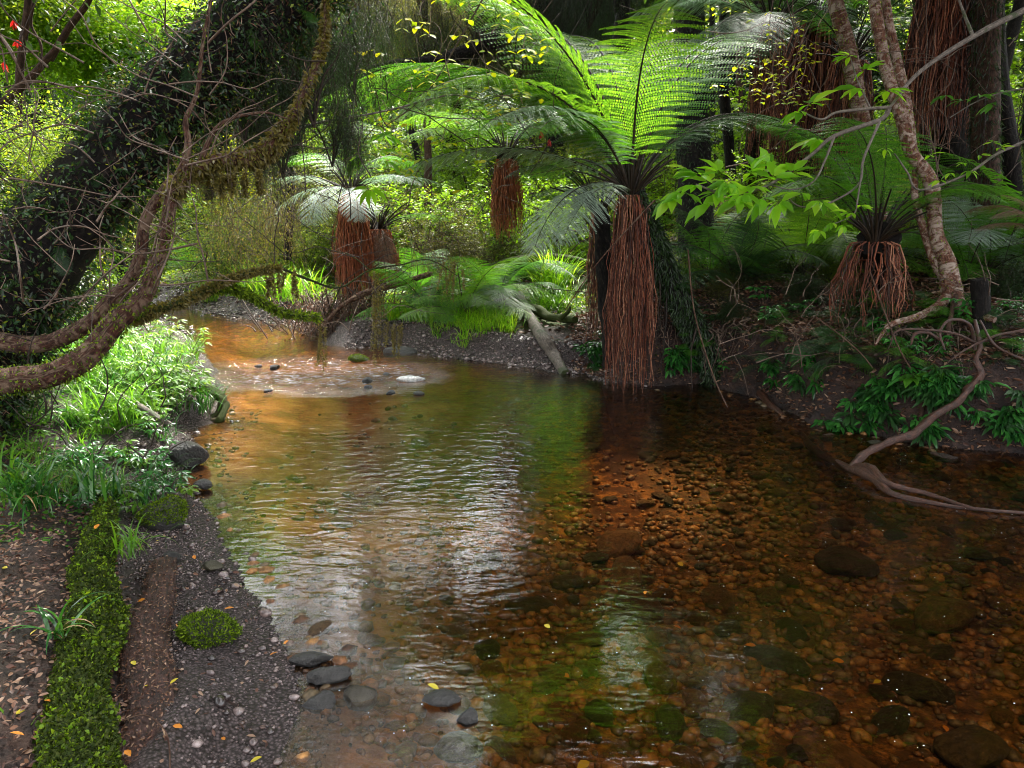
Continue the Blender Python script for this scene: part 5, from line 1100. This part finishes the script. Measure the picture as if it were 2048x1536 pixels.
# ------------------------------------------------------------------ leaf litter and fallen leaves
def scatter(n, x0, x1, y0, y1, cond, mat, L, W, label, name='leaf_litter', seed=0, lift=.006, tilt=.45):
    r = np.random.default_rng(seed); x = r.uniform(x0, x1, n); y = r.uniform(y0, y1, n); d = water_sd(x, y); k = cond(x, y, d); x, y = x[k], y[k]; n = len(x)
    a = r.uniform(0, 6.28, n); dd = np.stack([np.cos(a), np.sin(a), r.normal(size=n) * .3], 1); nn = np.array([0, 0, 1.]) + r.normal(size=(n, 3)) * tilt
    z = height(x, y) + lift + r.uniform(0, .015, n)
    mb = MB(); place(mb, LEAF8, np.stack([x, y, z], 1), dd, nn, L * r.uniform(.5, 1.4, n), W * r.uniform(.6, 1.3, n)); tag(mb.build(name, M[mat]), label, 'litter', kind='stuff')
scatter(34000, .6, 5, 4.6, 8.5, lambda x, y, d: (d > .02), 'litter', .045, .02, 'brown leaf litter covering the shaded right bank', seed=1, tilt=.7)
scatter(26000, 1.0, 5, 4.4, 8.5, lambda x, y, d: (d > .0) & (d < .5), 'litter', .035, .012, 'matted brown litter on the face of the right bank', seed=11, tilt=1.2, lift=.012)
scatter(26000, 1.0, 5, 4.4, 8.5, lambda x, y, d: (d > .05) & (fbm(x * 3, y * 3, 66) > .5), 'moss_dark', .022, .010, 'dark moss and creeping plants on the right bank', 'ground_cover', 12, .015, 1.0)
scatter(900, -2.2, -.4, 1.4, 4.2, lambda x, y, d: (d > .02) & (d < .5), 'litter', .022, .011, 'sodden leaf scraps on the gravel beach', seed=21)
scatter(26000, -4, -.7, 1.4, 4.2, lambda x, y, d: (d > .45), 'litter', .022, .011, 'small brown litter on the soil at the lower left', seed=2)
scatter(16000, -6, 3.5, 7.5, 15, lambda x, y, d: (d > .4), 'litter', .055, .025, 'brown litter on the slopes beyond the stream', seed=3)
scatter(26000, -5, -.8, 2.9, 10, lambda x, y, d: (d > .42 - .1 * (y > 4)) & ((y > 3.3) | (x < -1.7)), 'fern', .030, .016, 'low leafy ground cover on the left bank', 'ground_cover', 4, .01, .8)
scatter(26000, -7, 3, 8.6, 16, lambda x, y, d: (d > .5) & (fbm(x, y, 3) > .42), 'leaf_small', .06, .035, 'low green ground cover beyond the stream', 'ground_cover', 5, .02, .8)
scatter(9000, 1.5, 9, 6.8, 14, lambda x, y, d: (d > .9) & (fbm(x * 1.3, y * 1.3, 8) > .46), 'leaf_small', .06, .03, 'patchy ground cover on the right hand flat', 'ground_cover', 6, .03, .8)
rl = np.random.default_rng(4)
FL = [(288,1372,'litter_yellow'),(340,1368,'litter_yellow'),(365,1455,'litter_orange'),(390,1118,'litter_orange'),(468,1215,'litter_orange'),(540,1310,'litter_orange'),(560,1225,'litter_yellow'),(580,1283,'litter_orange'),(250,1500,'litter_orange'),(60,1270,'litter_yellow'),(15,1136,'litter_yellow'),(90,1400,'litter_orange'),(20,1465,'litter_orange'),(190,1058,'litter_orange'),(360,1255,'litter_orange'),(270,1330,'litter_yellow'),(450,1480,'litter_orange'),(500,1525,'litter_yellow'),(290,1198,'litter_orange'),(320,1080,'litter_yellow'),(878,1378,'litter_yellow'),(50,1420,'litter_yellow')]
lm = {}
for mt in ('litter_orange', 'litter_yellow'):
    for v in range(2):
        q = MB(); r = np.random.default_rng(v + 3); place(q, LEAF8, np.zeros((1, 3)), np.array([[1., 0, .1]]), np.array([[.1 * v, .2, 1.]]), 1.0, .5 + .12 * v); lm[mt, v] = q.mesh('fallen_leaf', M[mt])
for k, (px, py, mt) in enumerate(FL):
    g = T(px, py); s = rl.uniform(.02, .036); z = g[2] + .012
    if 100 < px < 235: z = .30
    if (px, py) == (878, 1378): z = .05; s = .04
    if 245 < px < 345 and py > 1180: z = .125
    g = G(px, py, z)
    o = put(lm[mt, k % 2], 'fallen_leaf', None, (g[0], g[1], z), (rl.normal() * .2, rl.normal() * .2, rl.uniform(0, 6)), s)
    c_ = 'orange' if 'orange' in mt else 'yellow'
    if (px, py) == (878, 1378): tag(o, 'yellow leaf resting on the dark flat stone in the shallows', 'leaf')
    else: tag(o, 'fallen %s leaf on the ground at the lower left' % c_, 'leaf', 'fallen %s leaves at the lower left' % c_)
for k, (px, py) in enumerate([(1290,1188),(1100,1255),(1575,1045),(1700,1222),(1775,1255),(1265,1500),(1450,1020),(1370,1052),(1520,1200),(1905,1335),(1240,1250),(1140,1310),(1830,1450),(1180,1480),(1600,1480),(1350,1180)]):
    zz = -.004 if k > 1 else .008; g = G(px, py, zz - .06 * (k > 1)); s = rl.uniform(.03, .055)
    z = g[2] if k < 2 else max(H(g[0], g[1]) + .035, -.3)
    o = put(lm['litter_orange' if k % 3 != 1 else 'litter_yellow', k % 2], 'fallen_leaf', None, (g[0], g[1], z if k > 1 else .006), (0, 0, rl.uniform(0, 6)), s)
    if k == 0: tag(o, 'bright orange leaf floating on the dark water', 'leaf')
    elif k == 1: tag(o, 'small yellow leaf floating where the green reflection ends', 'leaf')
    else: tag(o, 'sunken %s leaf on the stream bed' % ('orange' if k % 3 != 1 else 'yellow'), 'leaf', 'sunken %s leaves on the stream bed' % ('orange' if k % 3 != 1 else 'yellow'))
R = branch('green willow like leaf sprig floating beside the forked branch', [[(1790,990,4.0),(1830,1000,3.98)]], 'twig', .002, [(1795,1000,3.98,(1,-.2,0),3),(1800,1005,3.97,(.9,-.4,0),2)], 'fern', seed=20, Lf=.09, n=3, w=.16, spread=.4, name='leaf_sprig')
R.location.z = .012
# red flowers
for k, (px, py, Y, lb) in enumerate([(1082, 272, 6.0, 'red hanging flower leftmost on the silver frond'), (1099, 287, 6.0, 'red hanging flower right of its neighbour on the silver frond'), (27, 50, 5.0, 'upper red flower at the top left'), (34, 88, 5.0, 'middle red flower at the top left'), (8, 133, 5.0, 'lowest red flower at the left edge')]):
    q = MB(); r = np.random.default_rng(k); n = 7
    d = np.stack([r.normal(size=n) * .35, r.normal(size=n) * .35, -np.ones(n)], 1); place(q, LEAF8, r.normal(size=(n, 3)) * .005, d, r.normal(size=(n, 3)), .05, .014)
    o = q.build('flower', M['flower']); o.location = tuple(P(px, py - 8, Y)); tag(o, lb, 'flower')

# mossy hanging twigs between the forked tree and the far fern
for (px, py, Y, s, kd) in ((570, 440, 6.4, .22, 'weepo'), (500, 400, 5.8, .24, 'weepo'), (560, 360, 6.0, .28, 'olive'), (470, 480, 5.2, .17, 'weepo'), (850, 480, 8.0, .3, 'weepo'), (430, 400, 4.6, .12, 'weepo')):
    R = root('hanging_foliage', P(px, py, Y), 'airy cluster of fine mossy twigs hanging over the far stream', 'foliage', 'mossy twig clusters hanging over the far stream')
    r = np.random.default_rng(px); a = MB(); st = MB()
    leaf_clumps(a, (1.3, .9, 1), 9, 130, 8, .08, .028, LEAF4, r, .9, .8, .35, (0, 0, 0), .3, .7, st); R.scale = (s, s, s)
    a.build('foliage', M['leaf_olive' if kd == 'olive' else 'moss_hang'], R); st.build('stem', M['twig'], R)
# shrubs and roots on the right bank
for k, (px, py, kd, s) in enumerate([(1990, 470, 'fine', .32), (1930, 520, 'olive', .2), (2040, 520, 'fine', .3), (1560, 545, 'olive', .25), (1660, 560, 'fine', .2), (1440, 590, 'olive', .22), (1500, 560, 'dark', .25), (2030, 600, 'dark', .22), (1820, 500, 'fine', .25), (1370, 560, 'fine', .2), (1600, 600, 'dark', .16), (1700, 600, 'dark', .14), (1470, 640, 'dark', .13)]):
    g = T(px, py); shrub(g - (0, 0, .3 * s), kd, s, 'on the flat above the right bank', k % 2, k)
for k in range(9):
    x0 = 1380 + 75 * k; g = T(x0, 655 + 14 * math.sin(k * 2.2)); R = root('hanging_roots', g, 'clump of fine brown roots hanging over the lip of the right bank', 'roots', 'fine root clumps on the lip of the right bank'); r = np.random.default_rng(700 + k); mb = MB()
    for j in range(26):
        x = r.normal() * .16; p0 = np.array([x, -.02 + r.normal() * .04, .02]); pts = [p0]; L = r.uniform(.15, .6)
        for i_ in range(6):
            p0 = p0 + np.array([r.normal() * .03, -.22 * L / 6 * (1.6 if i_ < 2 else .5) - .01, -L / 6 * (.5 if i_ < 2 else 1)]); zt = H(g[0] + p0[0], g[1] + p0[1]) - g[2]; p0[2] = max(p0[2], zt + .004 if zt < .3 else p0[2]); pts.append(p0)
        tube(mb, pts, np.linspace(.006, .002, 7) * r.uniform(.4, 1.5), 4, sub=2, cap=False)
    mb.build('root_strands', M['twig'], R)
for k in range(34):
    px = rg.uniform(1370, 2045); py = rg.uniform(600, 740)
    ground_fern(px, py, 'small dark fern on the face of the right bank', 'fern_dark' if k % 2 else 'fern', rg.uniform(.14, .3), 8, 240 + k, group='small dark ferns on the face of the right bank', kinds=('flat', 'droop', 'arch'))
for k in range(26):
    px = rg.uniform(1370, 2045); py = rg.uniform(610, 760)
    seedling(px, py, 'small dark leafy plant on the face of the right bank', 'leaf_gloss' if k % 2 else 'leaf_dark', 6, rg.uniform(.04, .08), .4, 800 + k, rg.uniform(.08, .2), 'small dark plants on the face of the right bank', stems=6)
# more lit ferns and sprays on the right hand flat
for k, (px, py) in enumerate([(1450, 470), (1530, 440), (1620, 400), (1700, 395), (1780, 440), (1940, 470), (2010, 480), (1980, 380), (1600, 520), (1520, 540), (1830, 470), (1420, 560)]):
    ground_fern(px, py, 'green fern on the flat above the right bank', ['fern_bright', 'fern', 'fern'][k % 3], .8, 11, 140 + k, group='ferns on the flat above the right bank')
# ------------------------------------------------------------------ rough cover on the big smooth trunks
def fuzz(o, n, mats, L=.03, W=.006, zmax=5, seed=0, name='bark_growth'):
    r = np.random.default_rng(seed); p, nn = surf(o.data, n, r); k = p[:, 2] < zmax; p, nn = p[k], nn[k]
    m = MB(); place(m, LEAF4, p + nn * .004, nn * .5 + np.array([0, 0, -1.]) + r.normal(size=p.shape) * .45, nn + r.normal(size=p.shape) * .5, L * r.uniform(.5, 1.6, len(p)), W); m.build(name, M[mats], o.parent)
def vines(o, n, seed, zmax=4.5, mat='twig_dark'):
    r = np.random.default_rng(seed); me = o.data; p, nn = surf(me, n * 6, r); mb = MB(); c = 0
    for a, b in zip(p, nn):
        if c >= n or a[2] > zmax - .6: continue
        L = r.uniform(.4, 1.5); pts = [a + b * .01]
        for j in range(6): pts.append(pts[-1] + np.array([r.normal() * .015, r.normal() * .015, -L / 6]) + b * r.uniform(-.002, .02))
        tube(mb, pts, np.linspace(.006, .002, 7) * r.uniform(.5, 1.5), 4, sub=1, cap=False); c += 1
    mb.build('hanging_roots', M[mat], o.parent)
for o in list(C.objects):
    if o.type != 'MESH' or not o.name.startswith('trunk') or o.parent is None: continue
    lb = o.parent.get('label', '')
    if any(s in lb for s in ('straight black column', 'dark trunk right of', 'just beyond the right edge', 'big tree fern leaning', 'dark tree close behind', 'black trunk')):
        fuzz(o, 9000, 'leaf_dark', .05, .010, 4.5, len(lb)); vines(o, 30 if 'leaning' in lb else 46, len(lb) + 1, 4.5, 'twig_dark')
    elif 'forked brown' in lb or 'pale' in lb: fuzz(o, 1800, 'moss', .014, .007, 4, 5, 'moss')

# ------------------------------------------------------------------ labels of look-alikes: say which one by what it stands beside
LM = [('the main tree fern', 1265, 600), ('the mossy boulder', 330, 1035), ('the mossy log', 180, 1300), ('the moss capped stone', 412, 1275), ('the wet bank rock', 375, 915), ('the riffle', 650, 770),
      ('the bright sward', 900, 650), ('the sloping pale log', 1090, 680), ('the tall tussock', 1108, 580), ('the tallest red skirt', 702, 480), ('the far gravel bank', 520, 625), ('the fork of the brown tree', 345, 360),
      ('the forked branch in the water', 1720, 935), ('the low right tree fern', 1752, 560), ('the pale barked tree', 1870, 420), ('the thick fibrous trunk', 1900, 150), ('the black column trunk', 1390, 420),
      ('the orange floating leaf', 1290, 1188), ('the black shore stones', 640, 1345), ('the yellow leaf stone', 880, 1400), ('the curved root loop', 430, 800), ('the debris heap', 690, 650), ('the black stump', 1963, 610),
      ('the bright palmate leaves', 1440, 375), ('the yellow leaved twigs', 900, 150), ('the farther red trunk', 1012, 390), ('the twin pale stems', 1700, 120), ('the fallen pink branch', 780, 575), ('the base of the brown tree', 60, 750)]
def topix(p):
    x, y, z = p[0], p[1], p[2] - CAM_H; f = y * cp - z * sp
    if f < .2: return None
    return 1024 + FPX * x / f, 768 - FPX * (y * sp + z * cp) / f, y
SHORT = {'thin bare twig in front': 'thin bare twig', 'fine bare twig between': 'fine bare twig', 'slender dark stem': 'slender dark forest stem', 'slender forest tree': 'slender leafy forest tree', 'glossy dark green plant': 'glossy drooping bank plant',
         'leafy seedling with': 'leafy yellow green seedling', 'thin bare twig among': 'thin bare twig', 'dark trunked forest': 'dark trunked forest tree', 'fine dark twig': 'fine dark twig', 'large rounded brown': 'large sunken brown cobble',
         'fist sized brown': 'fist sized sunken cobble', 'mid green fern among': 'mid green undergrowth fern', 'airy cluster': 'airy hanging mossy twig cluster', 'dark twig lying': 'dark twig among bank plants', 'small dark green plant': 'small dark green bank plant', 'low grass tuft': 'low grass tuft on the left slope'}
bylab = {}
for o in C.objects:
    if o.parent is None and 'label' in o and 'group' in o: bylab.setdefault(o['label'], []).append(o)
for lb, os_ in bylab.items():
    if len(os_) < 2: continue
    base = lb
    for k, v in SHORT.items():
        if lb.startswith(k): base = v
    for o in os_:
        q = topix(o.location)
        if q is None: continue
        nm, lx, ly = min(LM, key=lambda t: (t[1] - q[0]) ** 2 + (1.3 * (t[2] - q[1])) ** 2)
        dx, dy = q[0] - lx, q[1] - ly; dist = math.hypot(dx, dy)
        rel = ('left of' if dx < 0 else 'right of') if abs(dx) > abs(dy) * 1.2 else ('above' if dy < 0 else 'below')
        while base.split()[-1] in ('on', 'the', 'of', 'with', 'by', 'shaded', 'far'): base = ' '.join(base.split()[:-1])
        far = 'close' if dist < 90 else ('well' if dist > 220 else '')
        w = (base + ' ' + (far + ' ' if far else '') + rel + ' ' + nm).split()
        if len(w) > 16:
            b5 = base.split()[:5]
            while b5[-1] in ('on', 'the', 'of', 'with', 'by', 'in', 'and', 'shrub-'): b5 = b5[:-1]
            w = (' '.join(b5) + ' ' + rel + ' ' + nm).split()
        if -200 < q[0] < 2250 and -300 < q[1] < 1800: o['label'] = ' '.join(w)

same = {}
for o in C.objects:
    if o.parent is None and 'label' in o: same.setdefault(o['label'], []).append(o)
for lb, os_ in same.items():
    if 2 <= len(os_) <= 3 and len(lb.split()) <= 15:
        ps = sorted([(topix(o.location) or (0, 0, 0), i_) for i_, o in enumerate(os_)])
        for w_, (_, i_) in zip(['leftmost', 'rightmost'] if len(ps) == 2 else ['leftmost', 'middle', 'rightmost'], ps): os_[i_]['label'] = w_ + ' ' + lb
